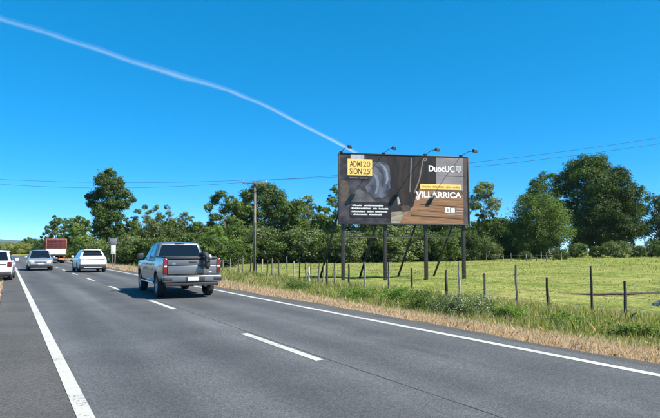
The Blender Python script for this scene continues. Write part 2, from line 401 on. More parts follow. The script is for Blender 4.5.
def trunk_mesh(name, lobes, h, zb, r0, seed, lean, m):
    r2 = random.Random(seed + 5); v = []; f = []
    def add(path, rad, n):
        a, b = tube_data(path, rad, n); o = len(v); v.extend(a); f.extend([tuple(i + o for i in q) for q in b])
    top = zb + (h - zb) * .72; path = []
    for i in range(9):
        t = i / 8; path.append((lean[0] * t * .7 + r2.uniform(-.12, .12) * t * 2, lean[1] * t * .7 + r2.uniform(-.12, .12) * t * 2, -.25 + (top + .25) * t))
    add(path, [r0 * (1.25 if i == 0 else 1) * (1 - .86 * i / 8) for i in range(9)], 9)
    for (x, y, z, rr, sq) in lobes:
        zs = max(zb * .55, min(top * .92, z - rr * .5 - r2.uniform(.2, .9) * rr)); k = zs / top * 8; i = min(7, int(max(0, k)))
        a = Vector(path[i]).lerp(Vector(path[i + 1]), max(0, k) - i); b = Vector((x, y, z)); mid = a.lerp(b, .5) + Vector((r2.uniform(-.2, .2), r2.uniform(-.2, .2), .18 * rr))
        rb = r0 * (.42 - .03 * i); add([a, mid, a.lerp(b, .85) + Vector((0, 0, .05 * rr)), b + Vector((r2.uniform(-.5, .5), r2.uniform(-.5, .5), .4)) * rr], [rb, rb * .65, rb * .4, rb * .12], 6)
    return mesh(name, v, f, m, True)
GREENS = {'deep': ((.028, .054, .012), (.105, .160, .036)), 'mid': ((.050, .090, .018), (.175, .245, .055)),
          'olive': ((.080, .110, .038), (.22, .26, .105)), 'bright': ((.075, .135, .022), (.215, .305, .062)), 'yellow': ((.15, .17, .03), (.32, .32, .08))}
LEAFN, LEAFS, LOBN = 1.45, .80, 1.5
def tree(label, px, Z, top_y, half_px, zb=2.5, m=16, n=14000, size=.3, tone='mid', shape='round', seed=1, lobe=.42, bark='bark', r0=.22, droop=0, lean=(0, 0), name='broadleaf_tree', group=None, fill=.35, masses=None):
    x, y = spot(px, Z); z0 = gz(x, y); h = at(px, top_y, Z).z - z0; rx = half_px / F * Z
    m = int(m * LOBN); n = int(n * LEAFN); size *= LEAFS; lobe *= .86
    lb = lobes_for(h, zb, rx, m, seed, shape, lobe, lean)
    if masses:                                  # leaf masses laid out one by one: sideways, height, radius
        r2 = random.Random(seed); k = Z / F; lb = []
        for dx, yy, r in masses:
            dp = r2.uniform(-1, 1) * 10 * k; lb.append((dx * k * CYW + dp * SYW, -dx * k * SYW + dp * CYW, at(px, yy, Z).z - z0, r * k * 1.08, r2.uniform(.7, .95)))
    t = empty(name, (x, y, z0)); tag(t, label, 'tree', group)
    link('trunk', trunk_mesh('trunk', lb, h, zb, r0, seed, lean, M[bark]), t)
    link('crown', crown_mesh('crown', lb, n, size, *GREENS[tone], seed, droop, fill), t)
    return t
G1 = 'trees on the right edge of the meadow'
tree('tallest dark broad tree of the group at the right of the meadow', 592, 92, 152, 33, 2.0, 34, 52000, .36, 'deep', 'oval', 11, .38, r0=.45, group=G1)
tree('broad dark tree at the right shoulder of the tallest meadow tree', 617, 90, 168, 27, 1.5, 28, 38000, .36, 'deep', 'oval', 12, .40, r0=.38, group=G1)
tree('thin-topped tree showing above the round bushy tree', 546, 104, 171, 23, 5, 18, 17000, .32, 'mid', 'top', 13, .36, r0=.3, group=G1)
tree('low dark tree at the right edge of the picture', 660, 96, 192, 22, 1.2, 16, 14000, .34, 'deep', 'round', 14, .42, r0=.3, group=G1)
tree('dark tree cut by the right picture edge', 690, 100, 182, 26, 1.5, 16, 11000, .36, 'deep', 'round', 15, .42, r0=.3, group=G1)
tree('round bushy tree with crown down to the ground at the meadow edge', 540, 78, 194, 31, .7, 24, 30000, .27, 'mid', 'round', 16, .40, r0=.32, droop=.35, group=G1, fill=.5)
G2 = 'trees behind the billboard'
tree('sparse tree rising right behind the right end of the billboard', 484, 88, 180, 17, 5, 15, 8500, .28, 'olive', 'top', 21, .36, r0=.22, bark='bark_pale', group=G2)
tree('leafy tree behind the billboard, seen between its two right posts', 445, 80, 176, 24, 2.5, 18, 15000, .3, 'deep', 'round', 22, r0=.34, group=G2)
tree('leafy tree behind the billboard, seen between its two middle posts', 405, 84, 178, 24, 2.5, 16, 13000, .3, 'mid', 'round', 23, r0=.3, group=G2)
tree('leafy tree behind the billboard, seen between its two left posts', 364, 82, 180, 22, 2.5, 16, 13000, .3, 'deep', 'round', 24, r0=.3, group=G2)
G3 = 'trees left of the billboard'
tree('large full tree behind the utility pole', 264, 84, 181, 29, 2.0, 30, 36000, .31, 'mid', 'oval', 31, .40, r0=.4, group=G3, masses=[(-4, 188, 7), (6, 190, 7), (-14, 196, 8), (14, 198, 8), (0, 200, 9), (22, 207, 7), (-18, 208, 8), (8, 211, 9), (-7, 214, 9), (24, 219, 8), (-22, 221, 8), (14, 224, 10), (-2, 227, 10), (30, 231, 7), (-16, 234, 9), (20, 238, 9), (4, 240, 10), (-26, 240, 7), (32, 243, 6), (-8, 246, 8), (14, 248, 8)])
tree('tall open tree just left of the utility pole', 224, 80, 189, 18, 4, 15, 10000, .28, 'mid', 'top', 32, .38, r0=.28, group=G3, masses=[(-2, 195, 5.5), (-9, 200, 5), (6, 201, 5.5), (-14, 208, 4.5), (0, 209, 6), (11, 211, 4.5), (-8, 217, 6), (5, 220, 6), (13, 224, 5), (-15, 223, 4), (-3, 229, 6), (9, 234, 5.5), (-10, 236, 5)])
tree('narrow tree between the large full tree and the billboard', 307, 92, 196, 15, 3, 15, 9500, .28, 'olive', 'oval', 33, .42, r0=.2, bark='bark_pale', group=G3)
tree('slim tree touching the left edge of the billboard', 336, 90, 184, 12, 4, 12, 6500, .28, 'mid', 'oval', 34, .42, r0=.2, group=G3)
tree('low spreading tree beneath the large full tree on its right', 290, 80, 197, 18, 1.0, 16, 14000, .28, 'mid', 'round', 35, r0=.2, group=G3)
G4 = 'trees along the verge on the left'
tree('tall dark lone tree rising over the white car', 107, 74, 167, 24, 4.2, 28, 30000, .28, 'deep', 'oval', 41, .35, r0=.28, group=G4, fill=.2, masses=[(1, 173, 5.5), (-4, 181, 7), (7, 183, 7), (-1, 190, 8), (13, 193, 6.5), (-13, 194, 6.5), (-20, 203, 5), (17, 205, 6.5), (4, 203, 8), (-8, 208, 8), (11, 217, 7), (-1, 220, 8), (-15, 212, 4.5), (22, 199, 3.5), (-5, 233, 6), (5, 231, 6), (-22, 196, 3), (15, 226, 4), (-12, 225, 4.5)])
tree('pale slender tree just right of the tall lone tree', 143, 84, 203, 11, 3, 12, 6500, .25, 'olive', 'oval', 42, .4, 'bark_pale', r0=.14, group=G4, fill=.1, masses=[(0, 207, 3.5), (-4, 212, 4), (4, 213, 4), (0, 218, 5), (-8, 219, 4), (7, 221, 4.5), (-3, 226, 6), (6, 229, 6), (-9, 229, 5), (0, 236, 7), (9, 238, 6), (-8, 239, 6)])
tree('pale twin-topped tree rising above the pickup cab', 163, 88, 205, 11, 3, 12, 6000, .25, 'olive', 'top', 43, .38, 'bark_pale', r0=.14, group=G4, fill=.1, masses=[(-4, 209, 3.5), (5, 207, 3), (-6, 215, 4), (6, 213, 4), (0, 219, 4.5), (-8, 222, 4.5), (8, 221, 4.5), (2, 227, 6), (-6, 230, 6), (10, 231, 6), (0, 238, 7)])
tree('pale tree behind the right shoulder of the pickup cab', 184, 92, 211, 12, 3, 12, 6500, .26, 'olive', 'oval', 44, .4, 'bark_pale', r0=.14, group=G4, fill=.1, masses=[(0, 215, 4), (-6, 219, 4), (6, 219, 4), (0, 224, 5), (-9, 226, 5), (9, 226, 5), (-3, 231, 6.5), (6, 233, 6.5), (0, 240, 7)])
tree('pale leafy tree between pickup and open tall tree', 202, 90, 224, 11, 2, 10, 6000, .26, 'olive', 'round', 45, .42, 'bark_pale', r0=.14, group=G4)
tree('bushy mid green tree beside the right end of the pickup', 215, 70, 226, 14, .5, 13, 9000, .24, 'bright', 'round', 46, r0=.14, group=G4)
tree('dense tree left of the lone tree over the white car roof', 80, 96, 214, 14, 1.5, 14, 9500, .3, 'mid', 'oval', 47, .42, r0=.18, group=G4)
tree('low leafy tree in the thicket between white car and pickup', 128, 80, 217, 12, .6, 12, 8000, .25, 'mid', 'round', 61, r0=.14, group=G4)
tree('broad leafy tree low in the thicket straight above the pickup roof', 172, 82, 219, 14, .6, 12, 9000, .26, 'mid', 'round', 62, r0=.14, group=G4)
tree('low leafy tree in the thicket left of the pickup roof', 152, 80, 220, 13, .5, 12, 8500, .26, 'olive', 'round', 63, r0=.14, group=G4)
tree('leafy tree low in the thicket right of the pickup roof', 197, 78, 221, 13, .5, 12, 8500, .25, 'mid', 'round', 64, r0=.14, group=G4)
tree('dense low tree filling the gap left of the utility pole', 242, 82, 196, 15, .6, 15, 12000, .27, 'mid', 'round', 65, r0=.16, group=G3)
tree('dense low tree filling the gap before the billboard left post', 321, 84, 203, 15, .6, 14, 11500, .27, 'mid', 'round', 66, r0=.16, group=G3)
tree('low leafy tree in the gap right of the billboard', 497, 86, 214, 12, .6, 12, 7500, .27, 'mid', 'round', 67, r0=.16, group=G2)
G5 = 'far trees round the bend'
tree('narrow top tree straight above the red cargo truck', 55, 190, 214, 8, 3, 12, 7000, .48, 'mid', 'oval', 51, .42, r0=.22, group=G5)
tree('dark tree behind the right edge of the red cargo truck', 68, 170, 218, 10, 2, 12, 8000, .45, 'mid', 'round', 52, r0=.22, group=G5)
tree('small dark pointed tree behind the silver car roof', 41, 230, 235, 5, 1.5, 9, 4000, .5, 'deep', 'cone', 53, r0=.18, group=G5)
tree('little round-topped dark tree left of the silver car', 27.5, 240, 236, 4.2, 2, 8, 3000, .5, 'deep', 'round', 54, r0=.18, group=G5)
tree('broad low tree between silver car and red truck', 35, 215, 240, 7, 1, 9, 4500, .5, 'mid', 'round', 55, r0=.18, group=G5)
tree('dark bushy tree left of the red truck', 47, 205, 224, 6, 2, 10, 4500, .45, 'deep', 'oval', 56, r0=.18, group=G5)

# shrubs: a few crowns, used again and again at other sizes
SH = []
for k in range(5):
    lb = lobes_for(1.0, .02, .62, 9, 80 + k, 'round', .46)
    me = crown_mesh('foliage', lb, 7500, .058, *GREENS[['mid', 'deep', 'mid', 'deep', 'olive'][k]], 80 + k, 0.05, .45)
    SH.append((me, trunk_mesh('stem', lb[:5], 1.0, .1, .035, 80 + k, (0, 0), M['bark'])))
YEL = crown_mesh('foliage', lobes_for(1.0, .02, .62, 9, 91, 'round', .46), 6500, .06, *GREENS['yellow'], 91, .05, .45)
def shrub(label, px, Z, h, wd, k, yellow=False, group='shrubs below the trees', rz=None):
    x, y = spot(px, Z); t = empty('shrub', (x, y, gz(x, y) - .03), rnd.uniform(0, 6.28) if rz is None else rz)
    t.scale = (wd, wd, h); tag(t, label, 'shrub', group)
    link('foliage', YEL if yellow else SH[k][0], t); link('stem', SH[k][1], t); return t
UND = [(232, 74), (243, 70), (252, 76), (262, 73), (273, 77), (284, 72), (295, 76), (306, 73), (317, 78), (328, 72), (339, 76), (351, 71), (362, 76), (374, 73), (386, 77), (398, 72), (410, 76), (421, 74), (433, 78), (444, 72), (456, 76), (468, 73), (479, 78), (490, 74), (500, 80), (511, 84), (520, 86)]
ORD = ['first', 'second', 'third', 'fourth', 'fifth', 'sixth', 'seventh', 'eighth', 'ninth', 'tenth', 'eleventh', 'twelfth', 'thirteenth', 'fourteenth', 'fifteenth', 'sixteenth', 'seventeenth', 'eighteenth', 'nineteenth', 'twentieth', 'twenty-first', 'twenty-second']
cntr = {}
for i, (px, Z) in enumerate(UND):
    where = 'left of the billboard' if px < 338 else ('behind the billboard posts' if px < 470 else 'right of the billboard')
    h = rnd.uniform(3.0, 5.4) if px < 470 else rnd.uniform(2.0, 3.8)
    cntr[where] = cntr.get(where, -1) + 1
    shrub(ORD[cntr[where]] + ' shrub from the left in the undergrowth ' + where, px, Z, h, h * rnd.uniform(.95, 1.35), rnd.randrange(5), group='undergrowth ' + where)
BACK = sorted([(px, 98 + (px * 7) % 13) for px in range(124, 536, 14)])
for i, (px, Z) in enumerate(BACK):
    h = rnd.uniform(4.6, 7.4); shrub(ORD[i % 22] + (' tall bush' if i < 22 else ' big bush') + ' from the left in the wood behind the ' + ('verge trees' if i < 22 else 'meadow fence'), px, Z, h, h * rnd.uniform(.9, 1.2), rnd.randrange(5), group='bushes filling the wood behind')
VRG = sorted([(116, 64), (124, 60), (132, 66), (140, 58), (149, 63), (158, 56), (168, 62), (178, 55), (188, 60), (198, 54), (207, 59), (217, 56), (226, 62), (97, 84), (87, 92), (75, 110), (66, 128), (104, 70)])
for i, (px, Z) in enumerate(VRG):
    h = rnd.uniform(2.2, 3.6) * (1 + max(0, Z - 70) * .012)
    shrub(ORD[i] + ' shrub from the left in the verge row behind pickup and white car', px, Z, h, h * rnd.uniform(1.0, 1.4), rnd.randrange(5), group='verge shrubs on the left')
for i, (px, Z, h, y) in enumerate(sorted([(4, 215, 4.0, 0), (11, 222, 4.6, 1), (17, 210, 4.8, 1), (23, 205, 4.2, 1), (29, 225, 6.5, 0), (-4, 205, 4.2, 1), (-14, 200, 4.5, 0), (35, 230, 6, 0), (42, 190, 3.8, 0), (50, 185, 4.0, 0), (60, 165, 4, 0), (72, 150, 4, 0)])):
    shrub(ORD[i] + (' shrub from the left where the road bends away, yellow-green' if y else ' shrub from the left where the road bends away, green'), px, Z, h, h * 1.3, i % 5, bool(y), 'far shrubs by the bend')
for i, (px, Z, h) in enumerate([(525, 74, 1.1), (560, 72, 1.5), (578, 82, 2.2), (598, 80, 1.8), (618, 78, 2.4), (636, 80, 1.8), (652, 84, 2.6), (668, 80, 2)]):
    shrub(ORD[i] + ' low shrub from the left at the foot of the right-hand meadow trees', px, Z, h, h * 1.3, (i * 2 + 1) % 5, group='shrubs at the foot of the meadow trees')

# ------------------------------------------------------------------ grass
def blades(name, X, Y, h, wd, col, rg, lean=.35):
    n = len(X); Z = ground(X, Y) - .01
    a = rg.uniform(0, 6.283, n); dx, dy = np.cos(a) * wd / 2, np.sin(a) * wd / 2
    la = rg.uniform(0, 6.283, n); lr = np.minimum(np.abs(rg.normal(0, lean, n)), .95) * h
    mx, my = X + np.cos(la) * lr * .35, Y + np.sin(la) * lr * .35; tx, ty = X + np.cos(la) * lr, Y + np.sin(la) * lr
    B = np.stack([X, Y, Z], 1)
    p = [np.stack([X - dx, Y - dy, Z], 1), np.stack([X + dx, Y + dy, Z], 1), np.stack([mx + dx * .7, my + dy * .7, Z + h * .6], 1), np.stack([tx, ty, Z + h * np.sqrt(np.clip(1 - (lr / h) ** 2 * .5, .3, 1))], 1), np.stack([mx - dx * .7, my - dy * .7, Z + h * .6], 1)]
    return fast_mesh(name, np.stack(p, 1).reshape(-1, 3), 5, M['grass'], col)
def pick(rg, cols, n, jit=.2):
    c = np.array(cols)[rg.integers(0, len(cols), n)]; return c * rg.uniform(1 - jit, 1 + jit, (n, 1))
TAN = [(.60, .45, .30), (.68, .53, .38), (.52, .38, .25), (.64, .50, .35), (.44, .35, .21)]
GRN = [(.18, .235, .045), (.24, .29, .06), (.15, .19, .038), (.29, .32, .085), (.36, .35, .13)]
def clumpy(rg, n, x0, x1, y0, y1, k, sd):
    cx = rg.uniform(x0, x1, k); cy_ = rg.uniform(y0, y1, k); i = rg.integers(0, k, n)
    return np.clip(cx[i] + rg.normal(0, sd, n), x0, x1), cy_[i] + rg.normal(0, sd, n), i
def ydist(rg, n, a, b):      # denser near the camera
    return a * (b / a) ** rg.uniform(0, 1, n)
rg = np.random.default_rng(5)
n = 46000; Y = ydist(rg, n, 3.0, 120); X = 8.02 + np.abs(rg.normal(0, .95, n)) + .1 * rg.uniform(0, 1, n)
h = rg.uniform(.04, .16, n) * (1 + .5 * smooth(8.3, 9.6, X)) * np.clip(Y / 14, 1, 2.2)
tag(link('dry_grass', blades('dry_grass', X, Y, h, .006 + .0006 * Y, pick(rg, TAN, n), rg, .5)), 'dry straw coloured grass strip beside the right edge of the road', 'grass', kind='stuff')
n = 78000; Y = ydist(rg, n, 3.0, 110); X = 9.7 + rg.uniform(0, 1, n) ** 1.2 * 6.0
h = rg.uniform(.13, .38, n) * (.75 + .55 * np.sin(X * 1.7 + Y * .6) ** 2) * np.clip(Y / 20, 1, 1.5) * (.6 + .4 * smooth(9.6, 11, X)) * (1 - .45 * smooth(13.2, 15.5, X))
col = pick(rg, GRN, n); dr = rg.uniform(0, 1, n) < (.42 - .28 * smooth(9.7, 11.2, X) + .18 * smooth(13.0, 15, X)); col[dr] = pick(rg, TAN, int(dr.sum()))
tag(link('verge_grass', blades('verge_grass', X, Y, h, .006 + .0006 * Y, col, rg, .4)), 'tall green and seeding grass along the wire fence', 'grass', kind='stuff')
n = 100000; X, Y, i = clumpy(rg, n, 14.5, 90, 1.0, 105, 9000, .4); Dp = np.hypot(X, Y)
kp = rg.uniform(0, 1, n) < np.clip(30 / Dp, .3, 1); X, Y, i = X[kp], Y[kp], i[kp]; n = len(X); Dp = np.hypot(X, Y)
tall = rg.uniform(.5, 1.5, 9000)[i]
h = rg.uniform(.03, .10, n) * tall * np.clip(Dp / 30, 1, 1.8); col = pick(rg, [(.21, .29, .05), (.26, .33, .07), (.20, .27, .05), (.32, .35, .10), (.40, .38, .16)], n, .2)
tag(link('meadow_grass', blades('meadow_grass', X, Y, h, .012 + .0006 * Dp, col, rg, 1.1)), 'short sunlit green grass of the meadow behind the fence', 'grass', kind='stuff')
n = 9000; Y = ydist(rg, n, 6, 110); X = -.10 - np.abs(rg.normal(0, .9, n))
tag(link('dry_grass', blades('dry_grass', X, Y, rg.uniform(.04, .14, n) * np.clip(Y / 20, 1, 2), .008 + .0006 * Y, pick(rg, TAN, n), rg, .5)), 'dry grass on dirt beside the left shoulder under the parked white car', 'grass', kind='stuff')

# leafy weeds in the verge
def weed(label, px, X, h, wd, tone, seed, flowers=False):
    x, y = on_line(px, X); t = empty('weed_bush', (x, y, gz(x, y) - .02)); tag(t, label, 'weed', 'leafy weeds in the verge')
    lb = lobes_for(h, .02, wd, 12, seed, 'round', .42)
    link('foliage', crown_mesh('foliage', lb, 5200, .05, *GREENS[tone], seed, .1, .4), t)
    link('stem', trunk_mesh('stem', lb[:6], h, .05, .02, seed, (0, 0), M['bark']), t)
    if flowers:
        r = np.random.default_rng(seed); k = 420; i = r.integers(0, len(lb), k); L = np.array(lb)[i]; d = r.normal(size=(k, 3)); d /= np.linalg.norm(d, axis=1, keepdims=True); d[:, 2] = np.abs(d[:, 2])
        P = L[:, :3] + d * L[:, 3:4] * 1.02
        tag(link('flowers', fast_mesh('flowers', leaves_at(P, d + .3, .034, r, .9), 4, M['leaf'], np.full((k, 3), .42) * r.uniform(.8, 1.1, (k, 1))), t), kind='stuff')
weed('green leafy weed clump before the second billboard post', 398, 11.6, .75, .8, 'bright', 201)
weed('dark green leafy weed before the third billboard post', 424, 11.3, .7, .75, 'mid', 202)
weed('weed bush with many small pale flowers right of the fourth billboard post', 474, 11.2, .72, .85, 'olive', 203, True)
weed('pale flowering weed bush below the third billboard post', 450, 11.1, .6, .7, 'olive', 204, True)
weed('low leafy weed before the first billboard post', 358, 11.4, .6, .8, 'bright', 205)
weed('leafy weed left of the tall pale fence post', 505, 11.6, .4, .6, 'bright', 206)
weed('leafy green weed between the two near dark fence posts', 566, 11.8, .34, .6, 'bright', 207)
weed('leafy weed below the nearest dark fence post', 632, 11.6, .34, .6, 'bright', 208)
weed('small weed clump before the leaning pale fence post', 300, 11.6, .6, .8, 'mid', 209)

# ------------------------------------------------------------------ wire fence
FX = 14.0
fence = empty('wire_fence', (FX, 0, 0)); tag(fence, 'farm wire fence on uneven wooden posts along the verge', 'fence')
posts = [(672, 1.15, .045, 0, 1), (624, 1.0, .042, .05, 1), (590, 1.42, .034, 0, 1), (546, 1.02, .046, -.1, 1), (517, 1.38, .04, .02, 0), (483, 1.05, .045, 0, 0), (460, 1.35, .045, .01, 2), (446, 1.05, .055, .02, 1), (411, 1.1, .05, 0, 1), (388, 1.3, .045, 0, 0), (365, 1.25, .045, .02, 2), (348, 1.15, .05, .0, 1)]
px = 335.0; k = 0
while px > 128:
    posts.append((px, rnd.uniform(1.05, 1.35) + (.25 if k in (1, 8) else 0), rnd.uniform(.03, .055), rnd.uniform(-.07, .07), [0, 1, 2, 0, 1][k % 5])); px -= rnd.uniform(4.2, 7.5) * (1 if px > 220 else .7); k += 1
pm = [M['post'], M['post_dark'], mat('pale_split_wood', (.27, .24, .19), .95, c2=(.42, .38, .31), scale=9, stretch=(1, 1, .15), bump=.7, bscale=20)]
tops = []
for (px, h, r, ln, kind) in posts:
    x, y = on_line(px, FX); x += rnd.uniform(-.06, .06); z = gz(x, y)
    path = [(0, 0, -.3), (0, 0, h * .35), (rnd.uniform(-.02, .02) + ln * .5, rnd.uniform(-.02, .02), h * .7), (ln, 0, h)]
    v, f = tube_data(path, [r * 1.05, r, r * .92, r * .8], 7); o = link('post', mesh('post', v, f, pm[kind], False), fence, (x - FX, y, z), (0, 0, rnd.uniform(0, 3)))
    tops.append((y, x - FX, z, h))
tops.sort()
lp = on_line(309, FX)                                            # the leaning pale prop
tube('brace', [(-.25, lp[1] - .45, gz(FX, lp[1]) - .1), (0, lp[1], gz(FX, lp[1]) + .95)], [.06, .05], pm[2], fence, 7)
for q, zz in enumerate((.32, .6, .9)):
    pts = []
    for i in range(len(tops) - 1):
        a, b = tops[i], tops[i + 1]
        pts += [(a[1] + .05, a[0], a[2] + zz), ((a[1] + b[1]) / 2 + .05, (a[0] + b[0]) / 2, (a[2] + b[2]) / 2 + zz - .02)]
    tube('wire', pts, .0035, M['wire'], fence, 4)
fence2 = empty('field_fence', (*spot(520, 66), 0)); tag(fence2, 'distant line of small posts before the meadow trees', 'fence'); ox, oy = fence2.location.x, fence2.location.y
for i, px in enumerate([486, 494, 503, 511, 519, 526, 531, 536, 541, 546, 553, 561]):
    x, y = spot(px, 66 + rnd.uniform(-.4, .4)); z = gz(x, y); v, f = tube_data([(0, 0, -.2), (rnd.uniform(-.05, .05), 0, rnd.uniform(.85, 1.25))], [.06, .05], 6); link('post', mesh('post', v, f, pm[i % 3]), fence2, (x - ox, y - oy, z))
p0, p1 = spot(486, 66), spot(561, 66)
tube('wire', [(p0[0] - ox + (p1[0] - p0[0]) * t / 6, p0[1] - oy + (p1[1] - p0[1]) * t / 6, .75 + gz(p0[0] + (p1[0] - p0[0]) * t / 6, p0[1] + (p1[1] - p0[1]) * t / 6)) for t in range(7)], .006, M['wire'], fence2, 4)

# fallen pole and stones in the meadow
a, b = at(571, 291.5, 21.6), at(676, 288.0, 22.6); a.z = gz(a.x, a.y) + .08; b.z = gz(b.x, b.y) + .12
pts = [a.lerp(b, t / 8) + Vector((0, 0, rnd.uniform(-.02, .03) - .05 * math.sin(t / 8 * math.pi))) for t in range(9)]
o = tube('fallen_pole', [p - a for p in pts], [.02, .035, .045, .05, .05, .055, .06, .06, .065], M['post_dark'], None, 8); o.location = a
tag(o, 'long dark pole lying in the grass behind the near fence posts', 'pole')
def rock(label, px, py, Z, r, seed):
    p = at(px, py, Z); bm = bmesh.new(); bmesh.ops.create_icosphere(bm, subdivisions=3, radius=1); q = random.Random(seed); k = [Vector((q.uniform(-3, 3), q.uniform(-3, 3), q.uniform(-3, 3))) for _ in range(5)]
    for v in bm.verts:
        d = 1 + sum(.09 * math.sin(v.co.dot(kk) + i) for i, kk in enumerate(k)); v.co = Vector((v.co.x * r * 1.3 * d, v.co.y * r * d, max(-.3, v.co.z) * r * .85 * d))
    me = bpy.data.meshes.new('rock'); bm.to_mesh(me); bm.free(); me.materials.append(M['rock']); return tag(link('rock', me, None, (p.x, p.y, gz(p.x, p.y) + .05)), label, 'rock')
M['rock'] = mat('grey_stone', (.12, .12, .12), .9, c2=(.34, .33, .32), scale=4, bump=.8, bscale=9)
rock('grey boulder in the grass at the right picture edge', 663, 305, 18.0, .27, 3)

# ------------------------------------------------------------------ utility poles and cables
def utility(label, x, y, h, ax, off=False):
    z = gz(x, y); t = empty('utility_pole', (x, y, z)); tag(t, label, 'utility pole', 'utility poles')
    tube('pole', [(0, 0, -.6), (.01, 0, h * .5), (0, 0, h)], [.12, .105, .085], M['post'], t, 10)
    d = Vector((math.cos(ax), math.sin(ax), 0)); n = Vector((-d.y, d.x, 0))
    c = Vector((0, 0, h - .22)) - n * .14
    vv = [c + d * s * .95 + n * u * .05 + Vector((0, 0, q * .06)) for q in (-1, 1) for s, u in ((-1, -1), (1, -1), (1, 1), (-1, 1))]
    hexa('crossarm', vv, M['post'], t, .006)
    for s in (-1, 1): tube('brace', [c + d * s * .62 - n * .06 + Vector((0, 0, -.03)), Vector((0, 0, h - .95)) - n * .16], .018, M['steel_dark'], t, 6)
    for s in (-.88, .88):
        p = c + d * s + Vector((0, 0, .05)); tube('insulator', [p, p + Vector((0, 0, .06)), p + Vector((0, 0, .1)), p + Vector((0, 0, .2))], [.02, .055, .045, .05], M['insul'], t, 8)
    if not off: tube('conduit', [(.0, -.15, .0), (.0, -.14, h * .55)], .03, M['steel_dark'], t, 6)
    return [t.location + c + d * s + Vector((0, 0, .25)) for s in (-.88, .88)]
pp = at(255, 184, 41.5); pb = gz(pp.x, pp.y); H0 = pp.z - pb + .25
pl = at(-120, 176, 44); pr = at(900, 104, 34)
axA = math.atan2(-SYW, CYW)                # arms roughly square to the view
A = utility('weathered wooden utility pole with crossarm standing among fence and trees', pp.x, pp.y, H0, axA)
Bq = utility('wooden utility pole across the road beyond the left edge', pl.x, pl.y, pl.z - gz(pl.x, pl.y) + .4, axA + 1.3, True)
Cq = utility('wooden utility pole nearest to the camera beyond the right edge', pr.x, pr.y, pr.z - gz(pr.x, pr.y) + .4, axA + 1.2, True)
def cable(label, a, b, sag):
    n = 40; pts = []
    for i in range(n + 1):
        t = i / n; p = a.lerp(b, t); p.z -= sag * 4 * t * (1 - t); pts.append(p - a)
    o = tube('power_cable', pts, .011, M['cable'], None, 5); o.location = a; tag(o, label, 'cable', 'power cables')
cable('upper power cable crossing the sky on the left above the road', Bq[0], A[0], .55)
cable('lower power cable crossing the sky on the left above the road', Bq[1], A[1], .95)
cable('upper power cable rising to the right above the meadow trees', A[1], Cq[0], .8)
cable('lower power cable rising to the right above the meadow trees', A[0], Cq[1], 1.15)

# ------------------------------------------------------------------ billboard
PL = at(339.5, 250, 32.4); PR = at(469.0, 250, 33.9)
bx, by = PL.x, PL.y; bang = math.atan2(PR.y - PL.y, PR.x - PL.x); BW = math.hypot(PR.x - PL.x, PR.y - PL.y)
BB = at(339.5, 223, 32.4).z; BT = at(339.5, 153.5, 32.4).z; BH = BT - BB
bb = empty('billboard', (bx, by, 0), bang); tag(bb, 'large roadside billboard on dark posts advertising Villarrica', 'billboard')
M['backing'] = mat('sheet_metal_back', (.06, .058, .06), .6, .3, c2=(.1, .095, .09), scale=2)
box('panel', 0, BW, .012, .14, BB, BT, M['backing'], bb)
for nm, a in (('frame_top', (-.04, BW + .04, -.03, .17, BT + .002, BT + .07)), ('frame_bottom', (-.04, BW + .04, -.03, .17, BB - .07, BB - .002)), ('frame_side', (-.07, -.002, -.032, .172, BB - .068, BT + .068)), ('frame_side', (BW + .002, BW + .09, -.032, .172, BB - .068, BT + .068))): box(nm, *a, M['steel_dark'], bb, .008)
def UV(x, y): return ((x - 40) / 570 * BW, BT - (y - 70) / 302 * BH)      # print positions on the sheet
M['ink'] = {}
def ink(c, c2=None, sc_=3, stretch=(1, 1, 1)):
    k = (c, c2, sc_, stretch)
    if k not in M['ink']: M['ink'][k] = mat('print_ink', c, .55, c2=c2, scale=sc_, stretch=stretch, spec=.3)
    return M['ink'][k]
def patch(name, pts, layer, m):
    P = [UV(*p) for p in pts]; y = .010 - .0022 * layer
    n = len(P); v = [(u, y, z) for u, z in P]
    me = mesh(name, v, [tuple(range(n))], m)
    me.flip_normals() if me.polygons[0].normal.y > 0 else None
    return link(name, me, bb)
def rect(name, x0, y0, x1, y1, layer, m): return patch(name, [(x0, y0), (x1, y0), (x1, y1), (x0, y1)], layer, m)
rect('print_ground', 40, 70, 610, 372, 1, ink((.012, .010, .011), (.03, .027, .03), 2))
patch('print_wall', [(40, 70), (150, 70), (200, 130), (190, 200), (255, 262), (262, 372), (40, 372)], 2, ink((.014, .013, .018), (.062, .057, .070), 1.4, (1, 1, 1.6)))
patch('print_stone', [(45, 185), (75, 190), (82, 240), (70, 275), (45, 285)], 3, ink((.12, .085, .06), (.05, .045, .045), 5))
patch('print_slab', [(66, 284), (112, 222), (132, 226), (180, 262), (205, 285), (190, 300), (75, 300)], 4, ink((.055, .054, .06), (.12, .115, .12), 2))
rect('print_paper', 88, 70, 147, 96, 5, ink((.34, .31, .36), (.44, .42, .47), 3))
patch('print_jeans', [(172, 108), (192, 103), (222, 102), (243, 106), (256, 122), (264, 146), (266, 170), (258, 190), (262, 214), (246, 232), (240, 252), (222, 262), (206, 256), (196, 262), (184, 250), (172, 232), (160, 236), (150, 214), (166, 196), (180, 176), (184, 150), (176, 128)], 3, ink((.045, .052, .078), (.115, .128, .175), 1.6, (1, 1, .7)))
